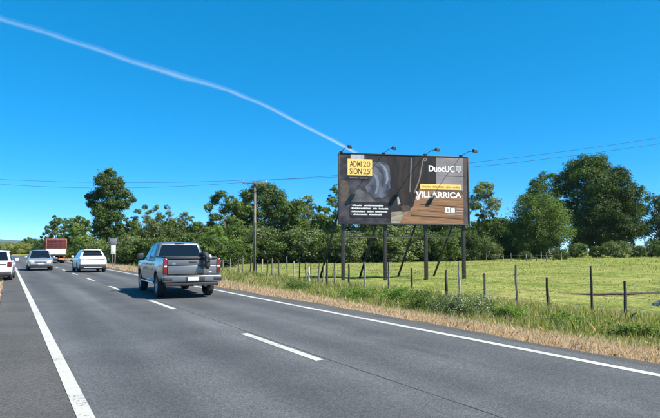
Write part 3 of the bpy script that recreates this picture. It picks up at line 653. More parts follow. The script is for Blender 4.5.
for q, (pts, c) in enumerate((([(188, 116), (214, 124), (232, 150), (236, 182), (226, 214), (220, 214), (226, 182), (222, 154), (206, 132)], (.028, .032, .05)), ([(214, 108), (236, 118), (250, 146), (252, 176), (244, 200), (240, 196), (244, 172), (240, 148), (228, 126)], (.16, .175, .225)), ([(182, 150), (202, 160), (212, 186), (208, 222), (198, 246), (192, 240), (200, 214), (200, 188), (192, 168)], (.14, .155, .20)), ([(168, 204), (186, 204), (192, 224), (184, 244), (176, 230), (180, 216)], (.03, .034, .05)), ([(244, 206), (256, 200), (252, 226), (238, 244), (232, 240), (242, 224)], (.026, .03, .046)))):
    patch('print_fold', pts, 4, ink(c, tuple(x * 1.5 for x in c), 3))
patch('print_trousers', [(248, 70), (466, 70), (466, 192), (392, 200), (372, 250), (360, 298), (322, 318), (300, 300), (286, 250), (258, 262), (262, 180), (258, 130)], 4, ink((.006, .005, .007), (.020, .015, .017), 2.0, (2.2, 1, .6)))
patch('print_leg', [(300, 72), (338, 72), (340, 160), (336, 230), (330, 296), (312, 300), (302, 250), (296, 180)], 5, ink((.012, .008, .008), (.036, .024, .021), 2.2, (2.5, 1, .5)))
patch('print_leg', [(366, 72), (420, 72), (412, 140), (390, 196), (368, 226), (360, 180)], 5, ink((.010, .008, .009), (.028, .020, .021), 2.2, (2.5, 1, .5)))
patch('print_boot', [(304, 296), (334, 290), (352, 300), (346, 316), (312, 322)], 6, ink((.045, .028, .02), (.09, .06, .045), 4))
patch('print_boot', [(262, 262), (286, 250), (300, 300), (292, 318), (250, 296)], 5, ink((.02, .02, .022)))
patch('print_floor', [(262, 322), (330, 316), (372, 290), (396, 300), (352, 372), (262, 372)], 3, ink((.17, .13, .095), (.36, .31, .25), 2.2, (.7, 1, 3)))
patch('print_haze', [(466, 70), (610, 70), (610, 222), (466, 214)], 3, ink((.17, .15, .165), (.27, .24, .25), 1.0, (.6, 1, 1.6)))
patch('print_planks', [(372, 250), (392, 214), (466, 214), (610, 222), (610, 372), (300, 372), (318, 330), (352, 312)], 4, ink((.16, .075, .036), (.33, .18, .10), 2.2, (.35, 1, 5)))
for q, pts in enumerate(([(440, 238), (610, 244), (610, 248), (440, 243)], [(390, 282), (610, 296), (610, 300), (388, 287)], [(350, 332), (610, 350), (610, 354), (349, 338)], [(380, 312), (500, 318), (500, 320), (380, 315)])):
    patch('print_plank_gap', pts, 5, ink((.07, .036, .022)))
patch('print_shade', [(466, 214), (610, 222), (610, 240), (466, 226)], 5, ink((.10, .07, .05)))
patch('print_edge', [(592, 70), (610, 70), (610, 372), (588, 372)], 6, ink((.05, .042, .045), (.09, .07, .065), 2))
for pts in ([(352, 78), (358, 78), (354, 160), (349, 232), (344, 232), (348, 160)], [(404, 88), (409, 88), (394, 170), (370, 236), (364, 234), (388, 170)]): patch('print_cord', pts, 6, ink((.16, .13, .115)))
ringp = [(416 + 9 * math.cos(q * .6283), 84 + 8 * math.sin(q * .6283)) for q in range(10)]
patch('print_eyelet', ringp, 6, ink((.17, .16, .16))); patch('print_eyelet_hole', [(416 + (x - 416) * .5, 84 + (y - 84) * .5) for x, y in ringp], 7, ink((.02, .018, .02)))
patch('print_highlight', [(372, 252), (386, 244), (392, 262), (378, 268)], 6, ink((.55, .52, .5)))
patch('print_highlight', [(290, 256), (296, 254), (304, 284), (292, 290)], 6, ink((.36, .34, .33)))
patch('print_dark_patch', [(432, 262), (452, 258), (440, 288), (418, 290)], 6, ink((.05, .03, .025)))  # small dark slanted patch over the planks
YEL_INK = ink((.86, .56, .16), (.80, .52, .16), 4)
rect('print_badge', 75, 92, 181, 164, 8, YEL_INK); rect('print_strip', 80, 167, 166, 180, 8, ink((.02, .018, .02)))
rect('print_box', 84, 280, 263, 346, 8, ink((.012, .012, .016)))
rect('print_bar', 393, 194, 581, 218, 8, YEL_INK)
def text(s, x, y, hgt, m, layer, wd=None, bold=.0, nm='lettering'):
    """x, y: left and base line in print positions; hgt: capital height"""
    cu = bpy.data.curves.new('t', 'FONT'); cu.body = s; cu.size = 1; cu.offset = bold; o = bpy.data.objects.new('t', cu); COL.objects.link(o)
    bpy.context.view_layer.update(); dg = bpy.context.evaluated_depsgraph_get(); me = bpy.data.meshes.new_from_object(o.evaluated_get(dg)); bpy.data.objects.remove(o)
    co = np.array([v.co[:] for v in me.vertices]); x0, x1 = co[:, 0].min(), co[:, 0].max(); capH = .70
    su = BH / 302; k = hgt * su / capH; kx = k if wd is None else (wd / 570 * BW) / (x1 - x0)
    u0, z0 = UV(x, y); yy = .010 - .0022 * layer
    for v in me.vertices: v.co = (u0 + (v.co.x - x0) * kx, yy, z0 + v.co.y * k)
    me.materials.clear(); me.materials.append(m); return link(nm, me, bb)
WHITE = ink((.82, .82, .82)); DARK = ink((.055, .035, .02))
text('ADMI', 84, 125, 24, DARK, 9, 52, .02); text('20', 141, 125, 24, ink((.25, .14, .04)), 9, 32, .012)
text('SION', 84, 157, 24, DARK, 9, 52, .02); text('25', 141, 157, 24, ink((.25, .14, .04)), 9, 32, .012)
text('DuocUC', 432, 137, 27, WHITE, 9, 118, .03)
text('VILLARRICA', 372, 254, 25, WHITE, 9, 208, .03)
patch('print_shield', [(556, 110), (582, 110), (582, 128), (569, 140), (556, 128)], 9, ink((.50, .48, .50)))
patch('print_shield_field', [(560, 114), (578, 114), (578, 126), (569, 134), (560, 126)], 10, ink((.33, .31, .33)))
def scribble(name, x0, x1, y, hgt, m, layer, words, seed):
    """print too small to read: broken rows of letter-sized strokes"""
    q = random.Random(seed); v = []; f = []; yy = .010 - .0022 * layer; x = x0; gaps = sorted(q.uniform(x0 + 8, x1 - 8) for _ in range(words)) if isinstance(words, int) else words
    while x < x1:
        if any(g < x < g + 7 for g in gaps): x += 7; continue
        wd = q.uniform(2.4, 4.6); up = q.uniform(.7, 1.0) * hgt
        a = UV(x, y); b = UV(min(x + wd, x1), y - up); o = len(v); v += [(a[0], yy, a[1]), (b[0], yy, a[1]), (b[0], yy, b[1]), (a[0], yy, b[1])]; f.append((o, o + 1, o + 2, o + 3)); x += wd + q.uniform(.5, 1.1)
    return tag(link(name, mesh(name, v, f, m), bb), kind='stuff')
TX = ink((.62, .62, .64))
scribble('small_print', 95, 229, 298, 7, TX, 9, [136], 1); scribble('small_print', 92, 250, 311, 7, TX, 9, [172, 196], 2); scribble('small_print', 92, 246, 324, 7, TX, 9, [150, 182], 3); scribble('small_print', 96, 222, 337, 7, TX, 9, [160], 4)
for y in (295, 308, 321, 334): rect('print_bullet', 87, y - 3, 91, y + 1.5, 9, ink((.25, .33, .30)))
scribble('small_print', 399, 575, 211, 9, ink((.42, .24, .06)), 9, [440, 500, 530], 5)
scribble('small_print', 84, 160, 177, 5, ink((.2, .17, .15)), 9, [120], 6)
rect('print_rule', 505, 155, 600, 158, 6, ink((.09, .08, .08)))
patch('print_seal', [(505, 298), (526, 296), (526, 322), (505, 322)], 8, ink((.70, .70, .72))); rect('print_seal_mark', 512, 302, 519, 318, 9, ink((.3, .25, .25)))
rect('print_seal', 529, 300, 548, 320, 8, ink((.66, .66, .68))); scribble('small_print', 552, 588, 307, 6, ink((.45, .43, .46)), 9, [], 7); scribble('small_print', 552, 584, 318, 6, ink((.40, .36, .38)), 9, [], 8); scribble('small_print', 512, 580, 331, 5, ink((.42, .34, .30)), 9, [540], 9)
# posts, braces, rail, lamps
for q, px in enumerate((344, 386.5, 427.5, 465.5)):
    d, f_ = ray(px, 250); u = None
    # where the sight line meets the panel line
    ex, ey = math.cos(bang), math.sin(bang); den = d.x * ey - d.y * ex; tt = (bx * ey - by * ex) / den; u = (d.x * tt - bx) * ex + (d.y * tt - by) * ey
    wx, wy = bx + ex * u - ey * .26, by + ey * u + ex * .26; z = gz(wx, wy)
    box('post', u - .10, u + .10, .185, .385, z - .4, BT - .25, M['steel_dark'], bb, .015)
    fx, fy = u - 1.0, 3.2; gx_, gy_ = bx + ex * fx - ey * fy, by + ey * fx + ex * fy
    tube('brace', [(u, .42, BB + 1.6), (fx, fy, gz(gx_, gy_) - .2)], .07, M['steel_dark'], bb, 8)
for hh in (BB + .5, BT - .5): box('rail', .2, BW - .2, .142, .184, hh, hh + .09, M['steel_dark'], bb)
box('walkway_rail', .3, BW - .35, .40, .46, BB - .86, BB - .79, mat('rusty_steel', (.20, .12, .07), .8, c2=(.32, .22, .14), scale=6), bb)
M['lamp'] = mat('floodlight_housing', (.02, .02, .022), .4, .3); M['glass'] = mat('lamp_glass', (.3, .32, .34), .1)
for px in (341, 384.5, 426.5, 463):
    d, f_ = ray(px, 250); den = d.x * ey - d.y * ex; tt = (bx * ey - by * ex) / den; u = max(.12, min(BW - .3, (d.x * tt - bx) * ex + (d.y * tt - by) * ey))
    arm = tube('lamp_arm', [(u, .1, BT - .1), (u, .02, BT + .1), (u + .09, -.8, BT + .22), (u + .16, -1.5, BT + .17)], .018, M['steel_dark'], bb, 7)
    hx, hy, hz = u + .17, -1.62, BT + .12
    vv = [(hx - .13, hy - .15, hz - .12), (hx + .13, hy - .15, hz - .12), (hx + .13, hy + .2, hz + .0), (hx - .13, hy + .2, hz + .0), (hx - .09, hy - .12, hz + .08), (hx + .09, hy - .12, hz + .08), (hx + .09, hy + .13, hz + .14), (hx - .09, hy + .13, hz + .14)]
    fl = hexa('floodlight', vv, M['lamp'], bb, .02)
    gl = [(hx - .10, hy - .12, hz - .125), (hx + .10, hy - .12, hz - .125), (hx + .10, hy + .16, hz - .03), (hx - .10, hy + .16, hz - .03)]
    hexa('lamp_glass', [(x, y, z - .006) for x, y, z in gl] + gl, M['glass'], fl)
    box('arm_bracket', u - .09, u + .09, -.05, .18, BT + .075, BT + .17, M['steel_dark'], bb, .01)
# ------------------------------------------------------------------ vehicles
def paint(name, c, metal=.5, rough=.32):
    return mat(name, c, rough, metal, c2=tuple(x * .9 for x in c), scale=1.5, coat=.8)
M['silver'] = paint('silver_paint', (.20, .20, .203), .6, .34); M['grey_silver'] = paint('grey_silver_paint', (.42, .44, .47), .55)
M['white_p'] = paint('white_paint', (.78, .79, .80), 0, .4)
M['black_p'] = mat('black_plastic', (.018, .018, .02), .55, c2=(.028, .028, .03), scale=8)
M['rubber'] = mat('tyre_rubber', (.016, .016, .017), .85, c2=(.035, .034, .033), scale=10)
M['alloy'] = mat('wheel_alloy', (.42, .43, .45), .3, .9); M['chrome'] = mat('chrome_trim', (.75, .76, .78), .12, 1)
M['tint'] = mat('tinted_glass', (.006, .008, .011), .06, 0, coat=.2, spec=.45)
M['red_lens'] = mat('red_lens', (.17, .008, .011), .18, coat=.6); M['clear_lens'] = mat('clear_lens', (.72, .75, .78), .12, .3, coat=.8)
M['amber'] = mat('amber_lens', (.75, .28, .03), .2); M['plate'] = mat('number_plate', (.78, .78, .74), .5)
M['dark_red'] = mat('smoked_red_lens', (.12, .008, .01), .2, coat=.5)
M['under'] = mat('chassis', (.014, .013, .013), .9, c2=(.03, .028, .026), scale=6)

def body_loft(name, ys, zlow, zhigh, wf, m, parent, crown=.02, rad=.07, rows=7):
    """painted shell: at each station a section from the sill up the flank, over the shoulder to the middle"""
    v = []; f = []; mi = []
    half = None
    for y in ys:
        zl, zh = zlow(y), zhigh(y); sec = [(0, zl)]
        zt = zh - rad
        for i in range(rows):
            z = zl + (zt - zl) * i / (rows - 1); sec.append((wf(y, z), z))
        wt = wf(y, zt)
        for a in (30, 60, 90): sec.append((wt - rad * (1 - math.cos(R(a))), zt + rad * math.sin(R(a))))
        sec.append((wt * .5, zh + crown * .75)); sec.append((0, zh + crown)); half = len(sec)
        v += [(x, y, z) for x, z in sec] + [(-x, y, z) for x, z in sec]
    k = 2 * half
    for i in range(len(ys) - 1):
        for s in (0, 1):
            for j in range(half - 1):
                a = i * k + s * half + j; b = a + 1; c = b + k; d = a + k
                f.append((a, d, c, b) if s == 0 else (a, b, c, d)); mi.append(1 if j == 0 else 0)
    r0 = [j for j in range(half)] + [half + j for j in range(half - 1, 0, -1)]
    f.append(tuple(r0)); mi.append(0)
    e = (len(ys) - 1) * k; f.append(tuple(e + q for q in reversed(r0))); mi.append(0)
    me = mesh(name, v, f, [m, M['under']], True, mi)
    me.polygons[len(f) - 1].use_smooth = False; me.polygons[len(f) - 2].use_smooth = False
    return link(name, me, parent)
class House:
    """glasshouse: rounded box that leans in towards the roof; s = 0 at the belt, 1 at the roof"""
    def __init__(s, z0, z1, w0, w1, yr0, yr1, yf0, yf1, rc=.12): s.__dict__.update(z0=z0, z1=z1, w0=w0, w1=w1, yr0=yr0, yr1=yr1, yf0=yf0, yf1=yf1, rc=rc)
    def L(s, a, b, t): return a + (b - a) * t
    def dims(s, t): return s.L(s.w0, s.w1, t), s.L(s.yr0, s.yr1, t), s.L(s.yf0, s.yf1, t), s.L(s.z0, s.z1, t)
    def build(s, name, m, parent, crown=.035):
        v = []; f = []; lev = [0, .25, .5, .75, .9, .965, 1.0]; ins = [0, 0, 0, 0, .008, .03, .075]; n = 0
        for t, q in zip(lev, ins):
            w_, yr, yf, z = s.dims(t); w_ -= q; yr += q * 1.3; yf -= q * 1.3; r = s.rc; ring = []
            for cx, cy_, a0 in ((w_ - r, yf - r, 0), (-w_ + r, yf - r, 90), (-w_ + r, yr + r, 180), (w_ - r, yr + r, 270)):
                for a in (0, 22.5, 45, 67.5, 90): ring.append((cx + r * math.cos(R(a0 + a)), cy_ + r * math.sin(R(a0 + a)), z))
            n = len(ring); v += ring
        for i in range(len(lev) - 1):
            for k in range(n): k2 = (k + 1) % n; f.append((i * n + k, i * n + k2, (i + 1) * n + k2, (i + 1) * n + k))
        top = len(v) - n; c = len(v); w_, yr, yf, z = s.dims(1); v.append((0, (yr + yf) / 2, z + crown))
        for k in range(n): f.append((top + k, top + (k + 1) % n, c))
        return link(name, mesh(name, v, f, m, True), parent)
    def side(s, name, sg, ya, yb, yc, yd, t0, t1, parent, m=None):
        """side window: ya..yb along the bottom, yc..yd along the top"""
        w0, _, _, z0 = s.dims(t0); w1, _, _, z1 = s.dims(t1); v = []
        for o in (-.03, .007): v += [(sg * (w0 + o), ya, z0), (sg * (w0 + o), yb, z0), (sg * (w1 + o), yd, z1), (sg * (w1 + o), yc, z1)]
        return hexa(name, v, m or M['tint'], parent)
    def end(s, name, rear, x0, x1, t0, t1, parent, m=None):
        """front or rear screen: half widths x0 at t0, x1 at t1"""
        v = []
        for o in (-.03, .008):
            for x, t in ((-x0, t0), (x0, t0), (x1, t1), (-x1, t1)):
                _, yr, yf, z = s.dims(t); v.append((x, (yr - o) if rear else (yf + o), z))
        return hexa(name, v, m or M['tint'], parent)
def wheel(parent, x, y, r, wd, spokes=6):
    t = empty('wheel', (x, y, r), 0, parent); h = wd / 2
    lathe_x('tyre', [(-h * .8, r * .62), (-h, r * .72), (-h, r * .9), (-h * .75, r * .99), (-h * .25, r), (h * .25, r), (h * .75, r * .99), (h, r * .9), (h, r * .72), (h * .8, r * .62)], M['rubber'], t)
    sg = 1 if x > 0 else -1
    v, f = [], []; n = 24; r0 = r * .64
    prof = [(sg * h * .82, r0), (sg * h * .55, r0 * .93), (sg * h * .2, r0 * .9), (sg * h * .15, .01)]
    rim = lathe_x('rim', prof, M['black_p'], t, n)
    bm = bmesh.new()
    for k in range(spokes):
        a = 2 * math.pi * k / spokes; c, s_ = math.cos(a), math.sin(a)
        q = [bm.verts.new((sg * h * xx, rr * c - e * s_, rr * s_ + e * c)) for xx, rr, e in ((.62, r0 * .12, -.05), (.62, r0 * .12, .05), (.78, r0 * .95, .035), (.78, r0 * .95, -.035))]
        p = [bm.verts.new((sg * h * .3, u.co.y, u.co.z)) for u in q]
        bm.faces.new(q); [bm.faces.new((q[i], q[(i + 1) % 4], p[(i + 1) % 4], p[i])) for i in range(4)]
    bmesh.ops.create_circle(bm, cap_ends=True, radius=r0 * .22, segments=12, matrix=Matrix.Translation((sg * h * .66, 0, 0)) @ Matrix.Rotation(R(90), 4, 'Y'))
    me = bpy.data.meshes.new('spokes'); bm.to_mesh(me); bm.free(); me.materials.append(M['alloy']); link('spokes', me, t)
    ring = lathe_x('rim_lip', [(sg * h * .84, r0 * 1.0), (sg * h * .88, r0 * .96), (sg * h * .6, r0 * .92)], M['alloy'], t, n)
    return t
def arches(base, axles, rad, zc):
    def zl(y):
        z = base(y) if callable(base) else base
        for a in axles:
            d = abs(y - a)
            if d < rad: z = max(z, zc + math.sqrt(rad * rad - d * d) * .97)
        return z
    return zl
def stations(y0, y1, axles, rad):
    s = {y0, y0 + .025, y0 + .07, y0 + .14, y1, y1 - .025, y1 - .07, y1 - .14} | set(np.linspace(y0 + .2, y1 - .2, 30))
    for a in axles:
        for q in range(0, 181, 12): s.add(a - rad * math.cos(R(q)))
        s |= {a - rad - .01, a + rad + .01}
    s = sorted(q for q in s if y0 <= q <= y1); out = [s[0]]
    for q in s[1:]:
        if q - out[-1] > .004: out.append(q)
    return out
def seam(name, x, pts, parent, sg=1, th=.012):
    """dark shut line along the flank"""
    return tube(name, [(sg * (x(y, z) if callable(x) else x) - sg * .002, y, z) for y, z in pts], th * .5, M['under'], parent, 5)

# ---- pickup
def make_pickup():
    t = empty('pickup_truck'); W = 1.0; ax = (1.22, 4.92); P = M['silver']
    base = lambda y: .60 if y < .7 else (.50 if y < 5.3 else .46)
    zl = arches(base, ax, .50, .42)
    def zh(y): return float(np.interp(y, [0, 2.02, 2.08, 3.9, 4.25, 5.3, 5.62, 5.80], [1.37, 1.37, 1.30, 1.29, 1.26, 1.20, 1.13, .98]))
    def wf(y, z):
        q = W - .035 * max(0, (.75 - z) / .3) - .05 * max(0, (z - 1.0) / .35) ** 2
        q += .022 * math.exp(-((min(abs(y - ax[0]), abs(y - ax[1]))) / .52) ** 4) * (1 if z < 1.05 else .4)
        for d, l in ((y - .10, .14), (5.80 - y, .35)):
            if d < l: q -= (.03 if l < .2 else .20) * (1 - d / l) ** 2
        return q
    body_loft('body', stations(.10, 5.80, ax, .50), zl, zh, wf, P, t, .012, .05)
    c = House(1.27, 1.90, .955, .745, 2.04, 2.16, 4.22, 3.25, .12); c.build('cab', P, t)
    c.end('rear_window', True, .80, .655, .16, .86, t)
    c.end('windscreen', False, .82, .66, .08, .9, t)
    for s in (-1, 1):
        c.side('side_window', s, 2.22, 2.98, 2.32, 2.96, .12, .88, t); c.side('side_window', s, 3.06, 3.92, 3.04, 3.34, .12, .88, t)
        for yy in (2.14, 3.02, 3.98): seam('door_gap', lambda y, z: wf(y, z), [(yy, .58), (yy, .9), (yy, 1.2)], t, s)
        for yy in (2.42, 3.22): tube('door_handle', [(s * (wf(yy, 1.1) + .03), yy, 1.10), (s * (wf(yy, 1.1) + .035), yy + .1, 1.105), (s * (wf(yy, 1.1) + .03), yy + .2, 1.10)], .02, M['chrome'], t, 6)
        m_ = box('mirror', s * 1.03 - .02, s * 1.03 + .02, 3.80, 3.92, 1.24, 1.3, M['black_p'], t)
        box('mirror_head', min(s * 1.04, s * 1.26), max(s * 1.04, s * 1.26), 3.78, 3.93, 1.26, 1.50, M['black_p'], m_, .03)
        box('running_board', min(s * .88, s * 1.03), max(s * .88, s * 1.03), 1.85, 4.3, .43, .49, M['chrome'], t, .012)
        for q in ax: wheel(t, s * .86, q, .41, .28)
        # tail lamp wraps the corner
        tl = box('tail_light', min(s * .845, s * .985), max(s * .845, s * .985), .035, .20, .84, 1.335, M['red_lens'], t, .025)
        box('reversing_lens', min(s * .865, s * .955), max(s * .865, s * .955), .028, .06, 1.05, 1.10, M['clear_lens'], tl, .006)
        box('headlight', min(s * .62, s * .93), max(s * .62, s * .93), 5.62, 5.77, .92, 1.07, M['clear_lens'], t, .02)
        box('fender_flare', min(s * .93, s * 1.015), max(s * .93, s * 1.015), .24, .66, .58, .64, M['black_p'], t, .01)
    tg = box('tailgate', -.835, .835, .06, .11, .80, 1.362, M['under'], t)
    box('tailgate_spoiler', -.835, .835, .005, .12, 1.318, 1.378, M['black_p'], tg, .015)
    box('tailgate_skin', -.835, .835, .03, .075, 1.115, 1.305, P, tg, .012)
    box('tailgate_skin', -.835, .835, .03, .075, .815, 1.095, P, tg, .012)
    box('tailgate_handle', -.13, .13, .014, .06, 1.18, 1.25, M['black_p'], tg, .012)
    box('badge', -.70, -.58, .024, .05, 1.14, 1.17, M['chrome'], tg, .003); box('badge', .5, .68, .024, .05, .86, .89, M['chrome'], tg, .003)
    bp = box('rear_bumper', -.99, .99, -.10, .14, .55, .775, P, t, .035)
    box('bumper_pad', -.55, .55, -.085, .13, .776, .79, M['black_p'], bp, .004)
    for s in (-1, 1): box('bumper_step', min(s * .70, s * .992), max(s * .70, s * .992), -.108, .06, .60, .72, M['black_p'], bp, .02)
    box('plate_recess', -.26, .40, -.107, -.06, .575, .735, M['black_p'], bp, .008)
    box('number_plate', -.19, .19, -.118, -.10, .60, .72, M['plate'], bp, .004)
    box('lower_valance', -.90, .90, -.07, .16, .43, .545, M['black_p'], t, .02)
    tube('tow_bar', [(.0, -.15, .46), (0, .4, .46)], .04, M['under'], t, 8)
    box('bed_cover', -.90, .90, .20, 2.02, 1.372, 1.405, M['black_p'], t, .012)
    # underside
    tube('rear_axle', [(-.8, 1.22, .41), (-.12, 1.22, .41), (0, 1.22, .41), (.12, 1.22, .41), (.8, 1.22, .41)], [.05, .06, .15, .06, .05], M['under'], t, 10)
    for s in (-1, 1): box('chassis_rail', s * .45 - .05, s * .45 + .05, .2, 5.5, .45, .60, M['under'], t)
    tube('exhaust', [(.55, .35, .40), (.55, 2.2, .42)], .045, M['alloy'], t, 8)
    box('cabin_floor', -.8, .8, 1.8, 4.4, .42, .52, M['under'], t); lathe_o = empty
    sp = lathe_x('spare_wheel', [(-.12, .2), (-.12, .3), (-.08, .36), (.08, .36), (.12, .3), (.12, .2), (0, .18), (0, .01)], M['rubber'], t, 20); sp.rotation_euler = (0, R(90), 0); sp.location = (0, .55, .52)
    box('high_brake_light', -.18, .18, 2.135, 2.17, 1.845, 1.875, M['red_lens'], t, .005)
    return t
pk = make_pickup(); pk.location = (5.30, 17.5, 0.0); pk.rotation_euler = (0, 0, R(-3)); pk.scale = (.965, .94, .985)
tag(pk, 'silver four-door pickup truck driving away in the near lane', 'pickup truck')
# rolled load sticking out over the tailgate (its own thing)
ld = empty('rolled_tarp', (5.30 + .40, 17.48, 1.382), R(-3)); tag(ld, 'dark bundle with pale patch hanging over the right of the pickup tailgate', 'bundle')
tube('roll', [(-.06, .42, .06), (-.03, .2, .085), (0, .02, .10), (.01, -.13, .06), (.02, -.19, -.06), (.03, -.20, -.20), (.035, -.19, -.32), (.035, -.17, -.40)], [.05, .07, .075, .085, .105, .09, .105, .05], mat('black_tarpaulin', (.018, .018, .021), .7, c2=(.05, .05, .055), scale=9, bump=.9, bscale=10), ld, 12)
tube('pale_end', [(.10, -.24, .06), (.11, -.285, .0), (.10, -.30, -.06), (.08, -.29, -.11)], [.02, .05, .05, .02], mat('pale_cloth', (.5, .48, .46), .9, c2=(.3, .29, .28), scale=12), ld, 10)
tube('strap', [(.02 + .125 * math.cos(q * .5236), -.19 + .125 * math.sin(q * .5236), -.16) for q in range(13)], .012, M['rubber'], ld, 5)

# ---- passenger cars
def make_car(name, label, P, L, W, H, belt, axf, axr, r, hoodz, cowl, roof_f, roof_r, base_r, w_roof, tail=.10, nose=.25, rear_belt=None):
    """y = 0 at the tail, L at the nose"""
    t = empty(name); tag(t, label, 'car'); ax = (axr, axf); hw = W / 2
    zl = arches(lambda y: .30 if .3 < y < L - .3 else .34, ax, r * 1.13, r)
    rb = rear_belt or belt
    def zh(y): return float(np.interp(y, [0, .12, .5, cowl - .3, cowl + .15, L - .5, L - .14, L], [rb - .12, rb - .02, rb, belt, belt - .015, hoodz, hoodz - .10, hoodz - .32]))
    def wf(y, z):
        q = hw - .05 * max(0, (.55 - z) / .3) - .07 * max(0, (z - .75) / .3) ** 2
        for d, l, k in ((y, .45, tail), (L - y, .75, nose)):
            if d < l: q -= k * (1 - d / l) ** 2.2
        return q
    body_loft('body', stations(0, L, ax, r * 1.13), zl, zh, wf, P, t, .02, .06)
    g = House(belt - .06, H - .03, hw - .075, w_roof, base_r, roof_r, cowl, roof_f, .13); g.build('cabin', P, t)
    for s in (-1, 1):
        yr = lambda q: base_r + (roof_r - base_r) * q; yf = lambda q: cowl + (roof_f - cowl) * q; mid = (roof_f + roof_r) / 2 + .1
        g.side('side_window', s, yr(.15) + .42, mid - .04, yr(.86) + .40, mid - .04, .15, .86, t); g.side('side_window', s, mid + .04, yf(.15) - .22, mid + .04, yf(.86) - .12, .15, .86, t)
        for q in ax: wheel(t, s * (hw - .125), q, r, .22, 5)
        m_ = box('mirror', min(s * (hw - .06), s * (hw + .02)), max(s * (hw - .06), s * (hw + .02)), cowl - .42, cowl - .36, belt - .03, belt + .03, M['black_p'], t)
        box('mirror_head', min(s * (hw + .0), s * (hw + .17)), max(s * (hw + .0), s * (hw + .17)), cowl - .46, cowl - .32, belt - .02, belt + .12, P, m_, .03)
        seam('door_gap', wf, [(mid, .36), (mid, .7), (mid, belt - .08)], t, s); seam('door_gap', wf, [(cowl - .25, .36), (cowl - .25, .7), (cowl - .25, belt - .08)], t, s)
        for yy in (mid - .35, mid + .9): tube('door_handle', [(s * (wf(yy, belt - .15) + .015), yy, belt - .15), (s * (wf(yy, belt - .15) + .02), yy - .2, belt - .15)], .015, P, t, 6)
        box('sill', min(s * (hw - .12), s * (hw + .004)), max(s * (hw - .12), s * (hw + .004)), axr + r * 1.15, axf - r * 1.15, .26, .36, M['black_p'], t, .01)
    box('underbody', -hw + .2, hw - .2, .35, L - .35, .22, .38, M['under'], t)
    return t, g, wf
# white crossover ahead
sv, g, wf = make_car('crossover_car', 'white crossover car driving away ahead of the pickup', M['white_p'], 4.6, 1.93, 1.64, 1.06, 3.75, .88, .37, .98, 3.35, 2.75, .72, .18, .62, .16)
g.end('rear_window', True, .66, .55, .30, .86, sv)
box('roof_spoiler', -.58, .58, .42, .86, 1.585, 1.63, M['white_p'], sv, .018)
lb = box('light_bar', -.80, .80, -.012, .10, .905, .955, M['black_p'], sv, .008)
for s in (-1, 1):
    tl = box('tail_light', min(s * .50, s * .835), max(s * .50, s * .835), -.004 - .02, .22, .905, .955, M['dark_red'], sv, .015)
    box('reflector', min(s * .60, s * .80), max(s * .60, s * .80), -.022, .06, .50, .53, M['red_lens'], sv, .005)
db = box('rear_bumper', -.88, .88, -.04, .30, .27, .60, M['black_p'], sv, .06)
box('bumper_skid', -.60, .60, -.055, .02, .34, .38, M['white_p'], db, .02); box('number_plate', -.2, .2, -.012, .02, .68, .79, M['plate'], sv, .004)
g.end('windscreen', False, .72, .58, .1, .92, sv)
sv.location = (5.28, 41.2, 0)
# silver hatchback coming
sl, g, wf = make_car('hatchback_car', 'silver car with dark grille coming towards the camera', M['grey_silver'], 4.2, 1.80, 1.60, .98, 3.38, .78, .33, .92, 3.2, 2.42, .55, .16, .60, .10, .22)
g.end('windscreen', False, .72, .565, .08, .93, sl); g.end('rear_window', True, .62, .52, .3, .88, sl)
fb = box('front_bumper', -.70, .70, 3.98, 4.225, .27, .50, M['black_p'], sl, .03)
gr = box('grille', -.42, .42, 4.0, 4.215, .60, .70, M['black_p'], sl, .02)
for z in (.625, .65, .675): box('grille_bar', -.40, .40, 4.21, 4.222, z - .004, z + .004, M['chrome'], gr)
box('number_plate', -.2, .2, 4.20, 4.235, .49, .59, M['plate'], sl, .004)
for s in (-1, 1):
    box('headlight', min(s * .46, s * .80), max(s * .46, s * .80), 3.80, 4.13, .66, .80, M['clear_lens'], sl, .03)
    box('fog_light', min(s * .55, s * .70), max(s * .55, s * .70), 4.0, 4.16, .38, .45, M['clear_lens'], sl, .015)
    tube('wiper', [(s * .1 - .3, 3.19, 1.0), (s * .1 + .15, 3.08, 1.08)], .01, M['black_p'], sl, 5)
    box('tail_light', min(s * .60, s * .80), max(s * .60, s * .80), .0, .16, .72, .94, M['red_lens'], sl, .02)
sl.location = (2.28, 47.0 + 4.2, 0); sl.rotation_euler = (0, 0, math.pi)
# white car on the left shoulder
wp, g, wf = make_car('parked_car', 'white car pulled over on the left shoulder, cut by the picture edge', M['white_p'], 4.35, 1.80, 1.62, 1.02, 3.5, .82, .34, .95, 3.25, 2.5, .40, .06, .66, .08)
g.end('rear_window', True, .70, .60, .16, .88, wp); g.end('windscreen', False, .72, .58, .08, .93, wp)
rb = box('rear_bumper', -.84, .84, -.06, .34, .28, .50, M['black_p'], wp, .04)
for s in (-1, 1): box('tail_light', min(s * .66, s * .86), max(s * .66, s * .86), -.03, .26, .74, 1.0, M['dark_red'], wp, .03)
box('number_plate', -.22, .22, -.02, .02, .64, .75, M['plate'], wp, .004); box('tailgate_trim', -.62, .62, -.015, .05, .86, .90, M['black_p'], wp, .006)
wp.location = (-.62, 32.6, -.02); wp.rotation_euler = (0, 0, R(-3))

